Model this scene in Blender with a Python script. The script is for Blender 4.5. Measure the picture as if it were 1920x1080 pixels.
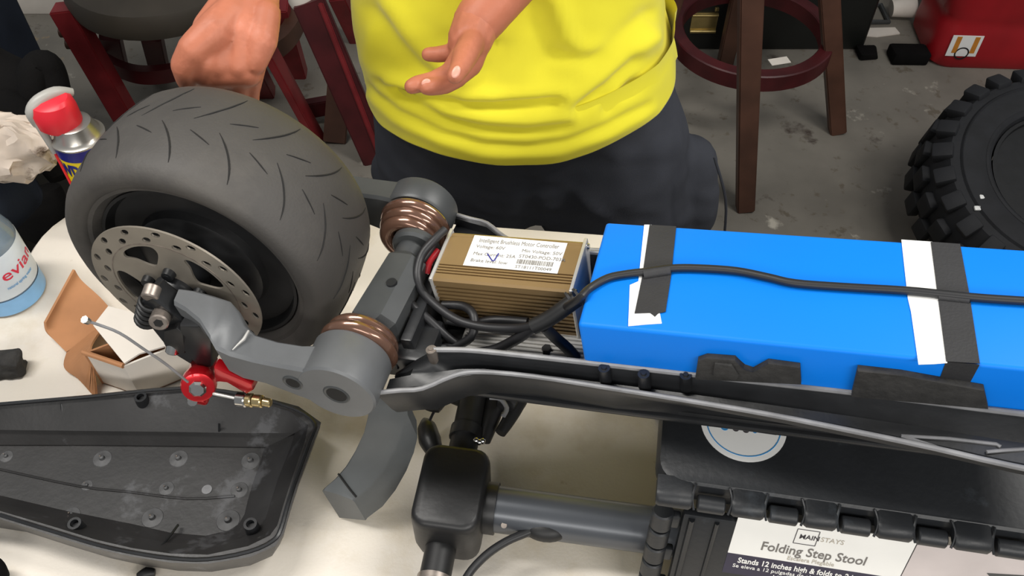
import bpy, bmesh, math, random
from mathutils import Vector, Matrix, noise
# ---------------------------------------------------------------- clear
for o in list(bpy.data.objects): bpy.data.objects.remove(o)
SC = bpy.context.scene; COL = SC.collection
random.seed(7)
# ---------------------------------------------------------------- camera
T = 0.76                                   # height of the table top above the floor
CAMZ = 1.66; PITCH = math.radians(50); FPX = 1700.0
cam = bpy.data.cameras.new('camera'); camo = bpy.data.objects.new('camera', cam); COL.objects.link(camo)
camo.location = (0, 0, CAMZ); camo.rotation_euler = (math.pi/2-PITCH, 0, 0)
cam.sensor_width = 36; cam.lens = FPX/1920*36; cam.clip_start = .02; SC.camera = camo
# ---------------------------------------------------------------- world, lamps, exposure
w = bpy.data.worlds.new('world'); SC.world = w; w.use_nodes = True
w.node_tree.nodes['Background'].inputs[0].default_value = (.92, .96, 1, 1)
w.node_tree.nodes['Background'].inputs[1].default_value = .24
def area(name, loc, target, sx, sy, power, col=(1, .97, .92)):
    l = bpy.data.lights.new(name, 'AREA'); l.shape = 'RECTANGLE'; l.size = sx; l.size_y = sy; l.energy = power; l.color = col
    o = bpy.data.objects.new(name, l); COL.objects.link(o); o.location = loc
    o.rotation_euler = (Vector(target)-Vector(loc)).to_track_quat('-Z', 'Y').to_euler(); return o
area('tube_lamp', (-.95, .60, 2.6), (-.55, .60, .8), .25, 1.2, 24)
area('tube_lamp', (1.25, .62, 2.6), (.35, .75, .8), .25, 1.2, 25)
area('tube_lamp', (.95, -1.2, 2.2), (.15, .5, .8), 1.2, .3, 19)
area('tube_lamp', (-.55, -1.35, 2.0), (.15, .5, .8), 1.2, .3, 11)
SC.view_settings.view_transform = 'Standard'; SC.view_settings.look = 'None'
SC.view_settings.gamma = 1; SC.view_settings.use_curve_mapping = False; SC.view_settings.exposure = 0.16

# ---------------------------------------------------------------- measuring helpers (sight lines from the photograph)
ST, CT = math.sin(PITCH), math.cos(PITCH); CP = Vector((0, 0, CAMZ))
def ray(px, py):
    x = (px-960)/FPX; y = (540-py)/FPX
    return Vector((x, y*ST+CT, y*CT-ST))
def at(px, py, d): return CP+ray(px, py)*d
def on(px, py, z): r = ray(px, py); return CP+r*((z-CAMZ)/r.z)
def ony(px, py, y): r = ray(px, py); return CP+r*(y/r.y)
def onplane(px, py, p, n): r = ray(px, py); return CP+r*((Vector(p)-CP).dot(n)/r.dot(n))
def proj(p):
    v = Vector(p)-CP; z = v.y*CT-v.z*ST; y = v.y*ST+v.z*CT
    return (960+FPX*v.x/z, 540-FPX*y/z)
# the upturned scooter's own frame: X along the deck, Y away, Z up
sd = Vector((.953, -.253, .168)).normalized(); sn = Vector((.256, .967, 0)); sn = (sn-sd*sn.dot(sd)).normalized(); su = sd.cross(sn)
SO = at(690, 700, .80)+sn*.085
SM = Matrix((sd, sn, su)).transposed().to_4x4(); SM.translation = SO; SMI = SM.inverted()
def SL(px, py, ax, val):
    c = SMI@CP; r = SMI.to_3x3()@ray(px, py); return c+r*((val-c[ax])/r[ax])
def sw(x, y, z): return SM@Vector((x, y, z))

# ---------------------------------------------------------------- materials
def lin(c): 
    c /= 255; return c/12.92 if c <= .04045 else ((c+.055)/1.055)**2.4
def rgb(r, g, b): return (lin(r), lin(g), lin(b), 1)
MATS = {}
def M(name, c, rough=.5, metal=0, var=.12, scale=30, bump=0, bscale=200, c2=None, thr=None, spec=.5, trans=0, alpha=1, sheen=0, coat=0):
    m = bpy.data.materials.new(name); m.use_nodes = True; nt = m.node_tree; b = nt.nodes['Principled BSDF']
    N = nt.nodes.new; L = nt.links.new
    tc = N('ShaderNodeTexCoord'); nz = N('ShaderNodeTexNoise'); nz.inputs['Scale'].default_value = scale; nz.inputs['Detail'].default_value = 5
    L(tc.outputs['Object'], nz.inputs['Vector'])
    rp = N('ShaderNodeValToRGB'); L(nz.outputs['Fac'], rp.inputs['Fac'])
    a = rgb(*c); lo = tuple(x*(1-var) for x in a[:3])+(1,); hi = tuple(min(1, x*(1+var)) for x in a[:3])+(1,)
    e = rp.color_ramp.elements; e[0].position = .35; e[1].position = .65; e[0].color = lo; e[1].color = hi
    if c2:
        n2 = N('ShaderNodeTexNoise'); n2.inputs['Scale'].default_value = thr[2]; n2.inputs['Detail'].default_value = 7; n2.inputs['Roughness'].default_value = .65
        L(tc.outputs['Object'], n2.inputs['Vector'])
        r2 = N('ShaderNodeValToRGB'); L(n2.outputs['Fac'], r2.inputs['Fac']); r2.color_ramp.elements[0].position = thr[0]; r2.color_ramp.elements[1].position = thr[1]
        mx = N('ShaderNodeMix'); mx.data_type = 'RGBA'; L(r2.outputs['Color'], mx.inputs[0]); L(rp.outputs['Color'], mx.inputs[6]); mx.inputs[7].default_value = rgb(*c2)
        L(mx.outputs[2], b.inputs['Base Color'])
    else: L(rp.outputs['Color'], b.inputs['Base Color'])
    b.inputs['Roughness'].default_value = rough; b.inputs['Metallic'].default_value = metal; b.inputs['Specular IOR Level'].default_value = spec
    if trans: b.inputs['Transmission Weight'].default_value = trans
    if alpha < 1: b.inputs['Alpha'].default_value = alpha
    if sheen: b.inputs['Sheen Weight'].default_value = sheen
    if coat: b.inputs['Coat Weight'].default_value = coat; b.inputs['Coat Roughness'].default_value = .1
    if bump:
        n3 = N('ShaderNodeTexNoise'); n3.inputs['Scale'].default_value = bscale; n3.inputs['Detail'].default_value = 4; L(tc.outputs['Object'], n3.inputs['Vector'])
        bp = N('ShaderNodeBump'); bp.inputs['Strength'].default_value = bump; bp.inputs['Distance'].default_value = .002
        L(n3.outputs['Fac'], bp.inputs['Height']); L(bp.outputs['Normal'], b.inputs['Normal'])
    MATS[name] = m; return m
def layer(m, c, scale, lo, hi, detail=6, stretch=None):
    """another stain layer on top of a material's colour"""
    nt = m.node_tree; b = nt.nodes['Principled BSDF']; N = nt.nodes.new; L = nt.links.new
    src = b.inputs['Base Color'].links[0].from_socket
    tc = [n for n in nt.nodes if n.type == 'TEX_COORD'][0]; nz = N('ShaderNodeTexNoise'); nz.inputs['Scale'].default_value = scale; nz.inputs['Detail'].default_value = detail; nz.inputs['Roughness'].default_value = .6
    mp = N('ShaderNodeMapping'); mp.inputs['Location'].default_value = (scale*.37, 1.7, .4)
    if stretch: mp.inputs['Scale'].default_value = stretch
    L(tc.outputs['Object'], mp.inputs['Vector']); L(mp.outputs['Vector'], nz.inputs['Vector'])
    r = N('ShaderNodeValToRGB'); r.color_ramp.elements[0].position = lo; r.color_ramp.elements[1].position = hi; L(nz.outputs['Fac'], r.inputs['Fac'])
    mx = N('ShaderNodeMix'); mx.data_type = 'RGBA'; L(r.outputs['Color'], mx.inputs[0]); L(src, mx.inputs[6]); mx.inputs[7].default_value = rgb(*c)
    L(mx.outputs[2], b.inputs['Base Color']); return m

m_floor = M('concrete', (124, 119, 110), .8, var=.16, scale=5, bump=.3, bscale=60, c2=(62, 50, 44), thr=(.60, .66, 3.2))
layer(m_floor, (196, 190, 176), 9, .64, .72); layer(m_floor, (104, 96, 84), 26, .60, .68); layer(m_floor, (166, 141, 104), 2.1, .64, .67)
m_wall = M('wall_paint', (176, 172, 164), .8, bump=.1)
m_table = M('table_plastic', (224, 216, 204), .55, var=.04, scale=6, bump=.15, bscale=300, c2=(208, 196, 176), thr=(.52, .72, 9))
layer(m_table, (176, 156, 130), 22, .68, .78); layer(m_table, (120, 112, 104), 60, .75, .80)
m_tire = M('tire_rubber', (66, 63, 60), .62, var=.1, scale=14, bump=.12, bscale=400, c2=(84, 80, 75), thr=(.5, .75, 8))
m_black = M('black_plastic', (26, 26, 27), .42, var=.15, scale=40, bump=.08)
m_rubber = M('black_rubber', (24, 24, 25), .5, var=.15)
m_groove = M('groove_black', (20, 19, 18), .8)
m_grey = M('grey_painted_metal', (100, 102, 104), .42, var=.07, scale=25, bump=.05, spec=.5, metal=.15)
m_greyw = M('grey_worn_metal', (122, 117, 118), .4, var=.1, scale=18, metal=.15)
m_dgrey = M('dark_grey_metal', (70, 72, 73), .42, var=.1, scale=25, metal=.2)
m_bolt = M('worn_steel', (150, 140, 132), .35, .7, var=.2, scale=120)
m_chrome = M('chrome', (200, 198, 194), .18, 1, var=.05)
m_brass = M('brass', (196, 176, 130), .25, .9, var=.1)
m_rotor = M('rotor_steel', (158, 150, 138), .4, .55, var=.08, scale=30)
m_coil = M('greased_copper', (120, 88, 72), .2, .55, var=.15, scale=35, coat=.6)
m_red = M('red_anodised', (190, 16, 28), .25, .55, var=.08, coat=.4)
m_blue = M('blue_battery_wrap', (0, 122, 230), .5, var=.02, scale=8, spec=.25)
m_white = M('white_paper', (240, 240, 238), .7, var=.02)
m_tape = M('black_cloth_tape', (42, 42, 44), .62, var=.1, bump=.15, bscale=500)
m_ctrl = M('bronze_aluminium', (148, 122, 84), .36, .35, var=.06, scale=20)
m_alu = M('bare_aluminium', (196, 194, 190), .38, .45, var=.1, scale=40)
m_label = M('label_paper', (244, 243, 239), .5, var=.015)
m_print = M('print_grey', (120, 116, 112), .7, var=.02)
m_printd = M('print_dark', (62, 58, 62), .7, var=.02)
m_ink = M('blue_ink', (32, 34, 140), .5, var=.02)
m_cable = M('cable_sheath', (32, 32, 34), .45, var=.1)
m_redwire = M('red_wire', (200, 40, 50), .4)
m_foam = M('black_foam', (46, 45, 44), .9, var=.25, scale=90, bump=.6, bscale=250)
m_tray = M('deck_black', (30, 31, 33), .36, var=.2, scale=30, bump=.05)
m_lip = M('deck_lip', (128, 128, 130), .36, var=.2, scale=40)
m_cover = M('cover_plastic', (46, 45, 45), .42, var=.2, scale=14, bump=.1, bscale=150, c2=(80, 80, 82), thr=(.60, .66, 11.5))
layer(m_cover, (70, 34, 36), 7, .62, .74)
m_mud = M('footrest_grey', (86, 89, 90), .45, var=.08, scale=30, bump=.06)
m_stool = M('stool_plastic', (33, 35, 38), .46, var=.12, scale=16, bump=.15, bscale=180, c2=(70, 76, 82), thr=(.62, .8, 14))
m_stem = M('stem_paint', (84, 87, 92), .3, .35, var=.06, scale=10)
m_shirt = M('yellow_tshirt', (230, 220, 52), .8, var=.04, scale=5, bump=.08, bscale=700, sheen=.2, spec=.2)
m_pants = M('charcoal_cotton', (64, 66, 73), .85, var=.14, scale=9, bump=.2, bscale=500, spec=.2)
m_skin = M('brown_skin', (178, 108, 82), .5, var=.1, scale=20, bump=.15, bscale=160, c2=(196, 122, 96), thr=(.5, .7, 25), spec=.35)
m_nail = M('nail', (226, 160, 140), .35, var=.04)
m_hair = M('black_hair', (20, 18, 17), .7)
m_eye = M('eye', (225, 220, 214), .3)
m_shoe = M('shoe', (34, 34, 36), .6)
m_redwood = M('red_lacquered_wood', (120, 34, 38), .4, var=.2, scale=14)
m_dkred = M('dark_red_wood', (70, 18, 22), .45, var=.25, scale=14)
m_brown = M('brown_wood', (80, 52, 40), .45, var=.2, scale=12)
m_seat = M('brown_vinyl', (58, 52, 44), .55, var=.15, scale=9)
m_case = M('black_case', (20, 22, 20), .45, var=.2, scale=9)
m_gold = M('gold_latch', (190, 168, 110), .3, .8, var=.1)
m_knob = M('offroad_rubber', (24, 25, 29), .75, var=.25, scale=20, bump=.3, bscale=90)
m_can = M('red_jug', (152, 20, 29), .42, var=.14, scale=7)
m_sprayred = M('cap_red', (236, 42, 58), .4, var=.03)
m_spraygrey = M('cap_grey', (170, 168, 162), .4, var=.04)
m_yellow = M('can_yellow', (242, 214, 20), .35, var=.02)
m_navy = M('can_blue', (30, 32, 120), .35, var=.04)
m_tin = M('can_tin', (188, 184, 176), .28, .85, var=.04)
m_bottle = M('bottle_plastic', (205, 224, 238), .12, var=.03, trans=.75)
m_water = M('bottle_film', (214, 224, 232), .3, var=.05)
m_bottleblue = M('bottle_film_blue', (128, 178, 222), .3, var=.1)
m_pink = M('print_red', (214, 44, 72), .5, var=.02)
m_card = M('cardboard', (176, 124, 84), .8, var=.1, scale=20)
m_cardw = M('cardboard_white', (226, 218, 208), .7, var=.03)
m_denim = M('navy_canvas', (38, 44, 56), .8, var=.2, scale=8, bump=.2, bscale=300, spec=.2)
m_bag = M('black_canvas', (15, 14, 14), .9, var=.25, scale=14, bump=.3, bscale=250, spec=.12)
m_rag = M('crumpled_rag', (206, 192, 178), .85, var=.2, scale=20, c2=(92, 74, 60), thr=(.58, .68, 22))
m_stick = M('sticker_white', (236, 236, 234), .35, var=.01)
m_stickb = M('sticker_blue', (60, 140, 200), .4, var=.02)
m_orange = M('sticker_orange', (196, 128, 44), .5, var=.1)

# ---------------------------------------------------------------- mesh helpers
V = Vector
def nb(): return bmesh.new()
def loft(bm, rings, close=True, caps=True):
    rv = [[bm.verts.new(p) for p in r] for r in rings]; n = len(rv[0])
    for a, b in zip(rv, rv[1:]):
        for i in range(n if close else n-1):
            j = (i+1) % n
            try: bm.faces.new((a[i], a[j], b[j], b[i]))
            except ValueError: pass
    if caps and close:
        for r in (list(reversed(rv[0])), rv[-1]):
            try: bm.faces.new(r)
            except ValueError: pass
    return rv
def smoothpath(pts, k=6):
    P = [V(p) for p in pts]; out = []
    for i in range(len(P)-1):
        a, b, c, d = P[max(i-1, 0)], P[i], P[i+1], P[min(i+2, len(P)-1)]
        for s in range(k):
            t = s/k; out.append(.5*((2*b)+(c-a)*t+(2*a-5*b+4*c-d)*t*t+(3*b-a-3*c+d)*t**3))
    out.append(P[-1]); return out
def frames(P):
    t0 = (P[1]-P[0]).normalized(); up = V((0, 0, 1)) if abs(t0.z) < .9 else V((1, 0, 0))
    nrm = (up-t0*up.dot(t0)).normalized(); F = []
    for i, p in enumerate(P):
        t = (P[min(i+1, len(P)-1)]-P[max(i-1, 0)])
        t = t.normalized() if t.length > 1e-9 else t0
        nrm = nrm-t*nrm.dot(t)
        nrm = nrm.normalized() if nrm.length > 1e-6 else V((1, 0, 0))
        F.append((p, nrm, t.cross(nrm)))
    return F
def tube(bm, pts, r, seg=10, smooth=0, flat=1):
    P = smoothpath(pts, smooth) if smooth else [V(p) for p in pts]
    n = len(P); rr = r if isinstance(r, (list, tuple)) else [r]*n
    if len(rr) != n:
        q = []
        for i in range(n):
            f = i/(n-1)*(len(rr)-1); k = min(int(f), len(rr)-2); q.append(rr[k]+(rr[k+1]-rr[k])*(f-k))
        rr = q
    loft(bm, [[p+(a*math.cos(2*math.pi*k/seg)*flat+b*math.sin(2*math.pi*k/seg))*ri for k in range(seg)] for (p, a, b), ri in zip(frames(P), rr)])
def cyl(bm, a, b, r, r2=None, seg=20, bev=0):
    a, b = V(a), V(b); r2 = r if r2 is None else r2
    if bev:
        d = (b-a).normalized()*bev
        tube(bm, [a, a+d, b-d, b], [r-bev, r, r2, r2-bev], seg)
    else: tube(bm, [a, b], [r, r2], seg)
def lathe(bm, prof, org, axis, seg=40, close=False):
    """prof: (radius, height along axis)"""
    ax = V(axis).normalized(); up = V((0, 0, 1)) if abs(ax.z) < .9 else V((1, 0, 0))
    e1 = (up-ax*up.dot(ax)).normalized(); e2 = ax.cross(e1); org = V(org)
    rings = [[org+ax*h+(e1*math.cos(2*math.pi*k/seg)+e2*math.sin(2*math.pi*k/seg))*max(r, 1e-5) for k in range(seg)] for r, h in prof]
    if close: rings.append(rings[0])
    loft(bm, rings, True, not close)
def box(bm, c, s, rot=None, bev=0, seg=2):
    R = rot or Matrix.Identity(3); c = V(c)
    vs = [bm.verts.new(c+R@V((x*s[0]/2, y*s[1]/2, z*s[2]/2))) for x in (-1, 1) for y in (-1, 1) for z in (-1, 1)]
    fs = [bm.faces.new([vs[i] for i in q]) for q in ((0, 1, 3, 2), (4, 6, 7, 5), (0, 4, 5, 1), (2, 3, 7, 6), (0, 2, 6, 4), (1, 5, 7, 3))]
    if bev: bmesh.ops.bevel(bm, geom=list({e for f in fs for e in f.edges}), offset=bev, segments=seg, affect='EDGES', profile=.5)
def prism(bm, poly, ext, bev=0):
    a = [bm.verts.new(V(p)) for p in poly]; b = [bm.verts.new(V(p)+V(ext)) for p in poly]; n = len(a)
    fs = [bm.faces.new(a[::-1]), bm.faces.new(b)]+[bm.faces.new((a[i], a[(i+1) % n], b[(i+1) % n], b[i])) for i in range(n)]
    if bev: bmesh.ops.bevel(bm, geom=list(set(fs[0].edges) | set(fs[1].edges)), offset=bev, segments=2, affect='EDGES', profile=.5)
def hexa(bm, q, th, bev=0):
    """four corners and a thickness along the face normal"""
    q = [V(p) for p in q]; n = (q[2]-q[0]).cross(q[3]-q[1]).normalized()*th; prism(bm, q, n, bev)
def xform(bm, Mx):
    bmesh.ops.transform(bm, matrix=Mx, verts=bm.verts)
def obj(name, bm, mat, parent=None, smooth=True, angle=38, world=False, kind=None, label=None):
    bmesh.ops.recalc_face_normals(bm, faces=bm.faces)
    if world and parent is not None:
        p = parent; Mx = p.matrix_basis.copy()
        while p.parent: p = p.parent; Mx = p.matrix_basis@Mx
        xform(bm, Mx.inverted())
    me = bpy.data.meshes.new(name); bm.to_mesh(me); bm.free()
    for mm in (mat if isinstance(mat, (list, tuple)) else [mat]): me.materials.append(mm)
    if smooth:
        for p in me.polygons: p.use_smooth = True
        me.set_sharp_from_angle(angle=math.radians(angle))
    o = bpy.data.objects.new(name, me); COL.objects.link(o)
    if parent is not None: o.parent = parent
    if kind: o['kind'] = kind
    if label: o['label'] = label
    return o
def thing(name, label, cat, loc=(0, 0, 0), rz=0, group=None, mx=None):
    o = bpy.data.objects.new(name, None); COL.objects.link(o); o.empty_display_size = .05
    if mx is not None: o.matrix_basis = mx
    else: o.location = loc; o.rotation_euler = (0, 0, rz)
    o['label'] = label; o['category'] = cat
    if group: o['group'] = group
    return o
def tag(o, label, cat, group=None):
    o['label'] = label; o['category'] = cat
    if group: o['group'] = group
    return o
def copyof(o, parent, mx=None, label=None):
    c = o.copy(); COL.objects.link(c); c.parent = parent
    if mx is not None: c.matrix_basis = mx
    return c
def meshof(o):
    """evaluated mesh of a temporary object, which is then dropped"""
    bpy.context.view_layer.update(); dg = bpy.context.evaluated_depsgraph_get()
    me = bpy.data.meshes.new_from_object(o.evaluated_get(dg)); d = o.data; bpy.data.objects.remove(o); return me
def plate(loops, th):
    """flat plate with holes from 2D loops, z from -th/2 to th/2"""
    cu = bpy.data.curves.new('plate', 'CURVE'); cu.dimensions = '2D'; cu.fill_mode = 'BOTH'; cu.extrude = th/2
    for lp in loops:
        s = cu.splines.new('POLY'); s.points.add(len(lp)-1); s.use_cyclic_u = True
        for p, q in zip(s.points, lp): p.co = (q[0], q[1], 0, 1)
    o = bpy.data.objects.new('plate', cu); COL.objects.link(o); me = meshof(o)
    bm = nb(); bm.from_mesh(me); bpy.data.meshes.remove(me); return bm
def textbm(s, size, align='CENTER', bold=0, shear=0, spacing=1):
    cu = bpy.data.curves.new('text', 'FONT'); cu.body = s; cu.size = size; cu.align_x = align; cu.align_y = 'CENTER'; cu.extrude = .00015; cu.offset = bold; cu.shear = shear; cu.space_character = spacing; cu.resolution_u = 3
    o = bpy.data.objects.new('text', cu); COL.objects.link(o); me = meshof(o)
    bm = nb(); bm.from_mesh(me); bpy.data.meshes.remove(me); return bm
def planemx(o, ex, ey):
    ex = V(ex).normalized(); ez = ex.cross(V(ey)).normalized(); ey = ez.cross(ex)
    m = Matrix((ex, ey, ez)).transposed().to_4x4(); m.translation = V(o); return m
def rough(bm, amp, freq, seed=0):
    for v in bm.verts: v.co += noise.noise_vector(v.co*freq+V((seed, seed*2.1, 0)))*amp
# ================================================================ SETTING
bm = nb(); box(bm, (0, 2.2, -.05), (7, 7.4, .1)); obj('floor', bm, m_floor, kind='structure')
bm = nb(); box(bm, (0, 5.0, 1.4), (7, .1, 2.8)); obj('wall_back', bm, m_wall, kind='structure')
bm = nb(); box(bm, (0, 4.935, .06), (7, .03, .12)); obj('baseboard_back', bm, m_wall, kind='structure')

# ================================================================ TABLE
TA = math.radians(-5.7)
tb = thing('folding_table', 'long off-white plastic folding table, stained, under the upturned scooter', 'table', (.235, .462, 0), TA)
bm = nb()
def rrect(hx, hy, r, z, k=8):
    return [V((sx*(hx-r)+r*math.cos(a), sy*(hy-r)+r*math.sin(a), z)) for sx, sy, a0 in ((1, 1, 0), (-1, 1, 90), (-1, -1, 180), (1, -1, 270)) for a in [math.radians(a0+90*i/k) for i in range(k+1)]]
loft(bm, [rrect(.905, .37, .09, T-.045), rrect(.915, .38, .1, T-.04), rrect(.915, .38, .1, T-.006), rrect(.909, .374, .094, T)])
obj('tabletop', bm, m_table, tb)
for sx in (-1, 1):
    for sy in (-1, 1):
        bm = nb(); tube(bm, [(sx*.66, sy*.3, T-.045), (sx*.7, sy*.3, .012), (sx*.7, sy*.26, .012)], .014); obj('leg', bm, m_dgrey, tb)

# ================================================================ UPTURNED SCOOTER
sc = thing('electric_scooter', 'black and grey electric scooter lying upside down, its deck open on the white table', 'scooter', mx=SM)
YC = .017
# ---- deck tray: stations of the near wall: x, inner lip y, flange y
st = [(.012, -.066, -.098), (.03, -.058, -.093), (.05, -.052, -.088), (.073, -.049, -.071), (.095, -.0475, -.0635), (.144, -.047, -.0615), (.21, -.047, -.064),
      (.273, -.047, -.067), (.34, -.047, -.071), (.404, -.047, -.077), (.46, -.048, -.083), (.513, -.049, -.09), (.62, -.05, -.10)]
ZB = -.058
def side(sgn):
    bm = nb(); rings = []
    for x, yi, yf in st:
        lo = min(0, (x-.055)*.6) if x < .055 else 0; tk = max(0, min(1, (x-.22)/.09))
        pr = [(yi+.006, ZB), (yi+.004, -.004+lo), (yi+.0025, lo), (yi-.0015, lo), (yi-.003, -.004+lo), (yi*.7+yf*.3, -.019), (yf+.007, -.021), (yf+.0055, -.012), (yf+.003, -.0105), (yf, -.0115), (yf-.0005, -.016),
              (min(yf+.008+tk*.020, yi-.002), -.046+tk*.02), (min(yf+.013+tk*.022, yi-.001), ZB)]
        rings.append([V((x, y if sgn < 0 else 2*YC-y, z)) for y, z in pr])
    loft(bm, rings); return bm
obj('deck_rail', side(-1), m_tray, sc); obj('deck_rail', side(1), m_tray, sc)
def lip(sgn, off, zz, r, i0=0):
    bm = nb(); P = [(x, (yi if off is None else yf+off) if sgn < 0 else 2*YC-(yi if off is None else yf+off), zz) for x, yi, yf in st[i0:]]
    tube(bm, P, r, 8, smooth=3); return bm
for s in (-1, 1):
    obj('rim_edge', lip(s, None, .0005, .0026, 2), m_lip, sc); obj('rim_edge', lip(s, .0015, -.0105, .0022), m_lip, sc)
bm = nb(); box(bm, (.32, YC, ZB+.002), (.60, .132, .006)); obj('deck_floor', bm, m_tray, sc)
bm = nb(); box(bm, (.61, YC, -.03), (.012, .13, .06)); obj('deck_end_wall', bm, m_tray, sc)
bm = nb(); box(bm, (.30, YC, ZB-.004), (.58, .14, .008), bev=.003); obj('foot_board', bm, m_tray, sc)
# screw bosses on the near lip
for px, py in ((809, 657), (1133, 692), (1207, 703), (1286, 705)):
    p = SL(px, py, 2, .001); bm = nb(); cyl(bm, p-V((0, 0, .016)), p+V((0, 0, .0015)), .0055, .005, 14); cyl(bm, p+V((0, 0, .0012)), p+V((0, 0, .003)), .0028, .0022, 6); obj('screw_boss', bm, m_tray if px > 900 else m_bolt, sc)
# ribs in the widening front corner of the near channel
def rib(pts, r=.0016):
    bm = nb(); tube(bm, [SL(a, b, 2, -.0190) for a, b in pts], r, 6); obj('stiffening_rib', bm, m_lip, sc)
rib([(1690, 818), (1780, 823), (1868, 833), (1876, 838)]); rib([(1850, 848), (1880, 845), (1925, 842)]); rib([(1690, 818), (1760, 840), (1850, 862)]); rib([(1852, 780), (1890, 790), (1925, 800)])
# ---- aluminium heat plate
bm = nb(); box(bm, (.115, .004, -.0475), (.125, .10, .005), bev=.001)
for i in range(9): box(bm, (.115, -.022+i*.0045, -.0445), (.118, .0018, .004))
hp = obj('heat_plate', bm, m_alu, sc)
p = SL(1026, 658, 2, -.044); bm = nb(); cyl(bm, p, p+V((0, 0, .005)), .0055, .0045, 6); obj('plate_bolt', bm, m_rubber, hp)
# ---- motor controller
cx0, cx1, cy0, cy1, cz0, cz1 = .033, .163, .0135, .0785, -.045, .02
bm = nb(); prof = [(cy1, cz0), (cy1, cz1-.004), (cy1-.004, cz1-.001), (cy1-.008, cz1-.001), (cy1-.009, cz1)]
y = cy0+.02
prof += [(y, cz1)]
for i in range(4): prof += [(y, cz1-.0022), (y-.0016, cz1-.0022), (y-.0016, cz1), (y-.0034, cz1)]; y -= .0034
prof += [(cy0+.002, cz1), (cy0, cz1-.002)]
z = cz1-.009; prof += [(cy0, z)]
while z > cz0+.005: prof += [(cy0+.0035, z), (cy0+.0035, z-.0028), (cy0, z-.0028), (cy0, z-.0052)]; z -= .0052
prof += [(cy0, cz0)]
loft(bm, [[V((x, a, b)) for a, b in prof] for x in (cx0, cx1)])
ct = obj('motor_controller', bm, m_ctrl, sc, angle=20, label='bronze finned motor controller with white label')
for x in (cx0-.0016, cx1+.0016):
    bm = nb(); box(bm, (x, (cy0+cy1)/2, (cz0+cz1)/2+.0005), (.0035, cy1-cy0+.002, cz1-cz0+.002), bev=.001); ep = obj('end_plate', bm, m_alu, ct)
    if x > .1: dx = .002
    else: dx = -.002
    for yy in (cy0+.004, cy1-.004):
        bm = nb(); cyl(bm, (x, yy, cz1-.005), (x+dx*1.9, yy, cz1-.005), .0034, .0026, 10); obj('end_screw', bm, m_chrome, ct)
Q = [SL(a, b, 2, cz1+.0004) for a, b in ((868, 497), (1045, 513), (1064, 456), (890, 441))]
bm = nb(); hexa(bm, [p-V((0, 0, .0004)) for p in Q], .0005); obj('maker_label', bm, m_label, ct, smooth=False)
lx = ((Q[1]-Q[0])+(Q[2]-Q[3])).normalized(); ly = ((Q[3]-Q[0])+(Q[2]-Q[1])).normalized(); LW = (Q[1]-Q[0]).length; LH = (Q[3]-Q[0]).length
lc = sum(Q, V())/4+V((0, 0, .0002))
txt = nb()
def addtext(dst, s, u, v, size, align='CENTER', bold=0, mx=None, width=None, shear=0):
    b = textbm(s, size, align, bold, shear)
    if width:
        xs = [q.co.x for q in b.verts]; k = width/(max(xs)-min(xs)); 
        for q in b.verts: q.co.x *= k
    for q in b.verts: q.co.x += u; q.co.y += v
    me = bpy.data.meshes.new('t'); b.transform(mx) if mx else None; b.to_mesh(me); b.free(); dst.from_mesh(me); bpy.data.meshes.remove(me)
lm = planemx(lc, lx, ly)
addtext(txt, 'Intelligent Brushless Motor Controller', 0, LH*.34, .0075, mx=lm, width=LW*.86)
addtext(txt, 'Voltage: 60V', -LW*.44, LH*.14, .0056, 'LEFT', mx=lm); addtext(txt, 'Min Voltage: 50V', LW*.06, LH*.12, .0056, 'LEFT', mx=lm)
addtext(txt, 'Max Current: 25A', -LW*.44, -LH*.10, .0056, 'LEFT', mx=lm); addtext(txt, 'ST0430-POD-703A', LW*.05, -LH*.06, .0056, 'LEFT', mx=lm)
addtext(txt, 'Brake level: low', -LW*.44, -LH*.32, .0056, 'LEFT', mx=lm); addtext(txt, 'ST18111T00049', LW*.05, -LH*.40, .0052, 'LEFT', mx=lm)
random.seed(3); u0 = LW*.05
while u0 < LW*.43:
    wd = random.choice((.0004, .0006, .001)); hexa(txt, [lm@V((u0+a*wd, -LH*.23+b*.0028, 0)) for a, b in ((0, -1), (1, -1), (1, 1), (0, 1))], .0001); u0 += wd+random.choice((.0004, .0007))
obj('label_print', txt, m_print, ct, smooth=False)
bm = nb(); tube(bm, [SL(a, b, 2, cz1+.0011) for a, b in ((914, 476), (923, 489), (927, 488), (935, 475))], .0006, 6); obj('ink_tick', bm, m_ink, ct)
# ---- battery
bz = .05; bx0, bx1, by0, by1 = .187, .60, -.0465, .0735
bm = nb(); box(bm, ((bx0+bx1)/2, (by0+by1)/2, (bz-.04)/2), (bx1-bx0, by1-by0, bz+.04), bev=.0035, seg=3)
bt = obj('battery_pack', bm, m_blue, sc, label='long blue shrink-wrapped battery pack with black tape straps')
def strip(name, pix, mat, z, th=.0005, extra=None):
    bm = nb(); prism(bm, [SL(a, b, 2, z) for a, b in pix], (0, 0, th))
    if extra: extra(bm)
    return obj(name, bm, mat, bt, smooth=False)
strip('paper_strip', [(1208, 422), (1222, 422), (1214, 528), (1232, 560), (1241, 607), (1210, 609), (1178, 612), (1181, 535), (1197, 528)], m_white, bz+.0002)
strip('tape_strap', [(1218, 422), (1268, 425), (1258, 520), (1248, 585), (1234, 588), (1228, 594), (1219, 587), (1190, 588), (1204, 520)], m_tape, bz+.0008)
strip('paper_strip', [(1690, 450), (1748, 454), (1760, 540), (1776, 681), (1752, 683), (1722, 684), (1708, 585), (1702, 560)], m_white, bz+.0002)
bm = nb(); A = [SL(a, b, 2, bz+.0008) for a, b in ((1745, 454), (1800, 458), (1817, 550), (1837, 682), (1774, 678))]
prism(bm, A, (0, 0, .0005))
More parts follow.
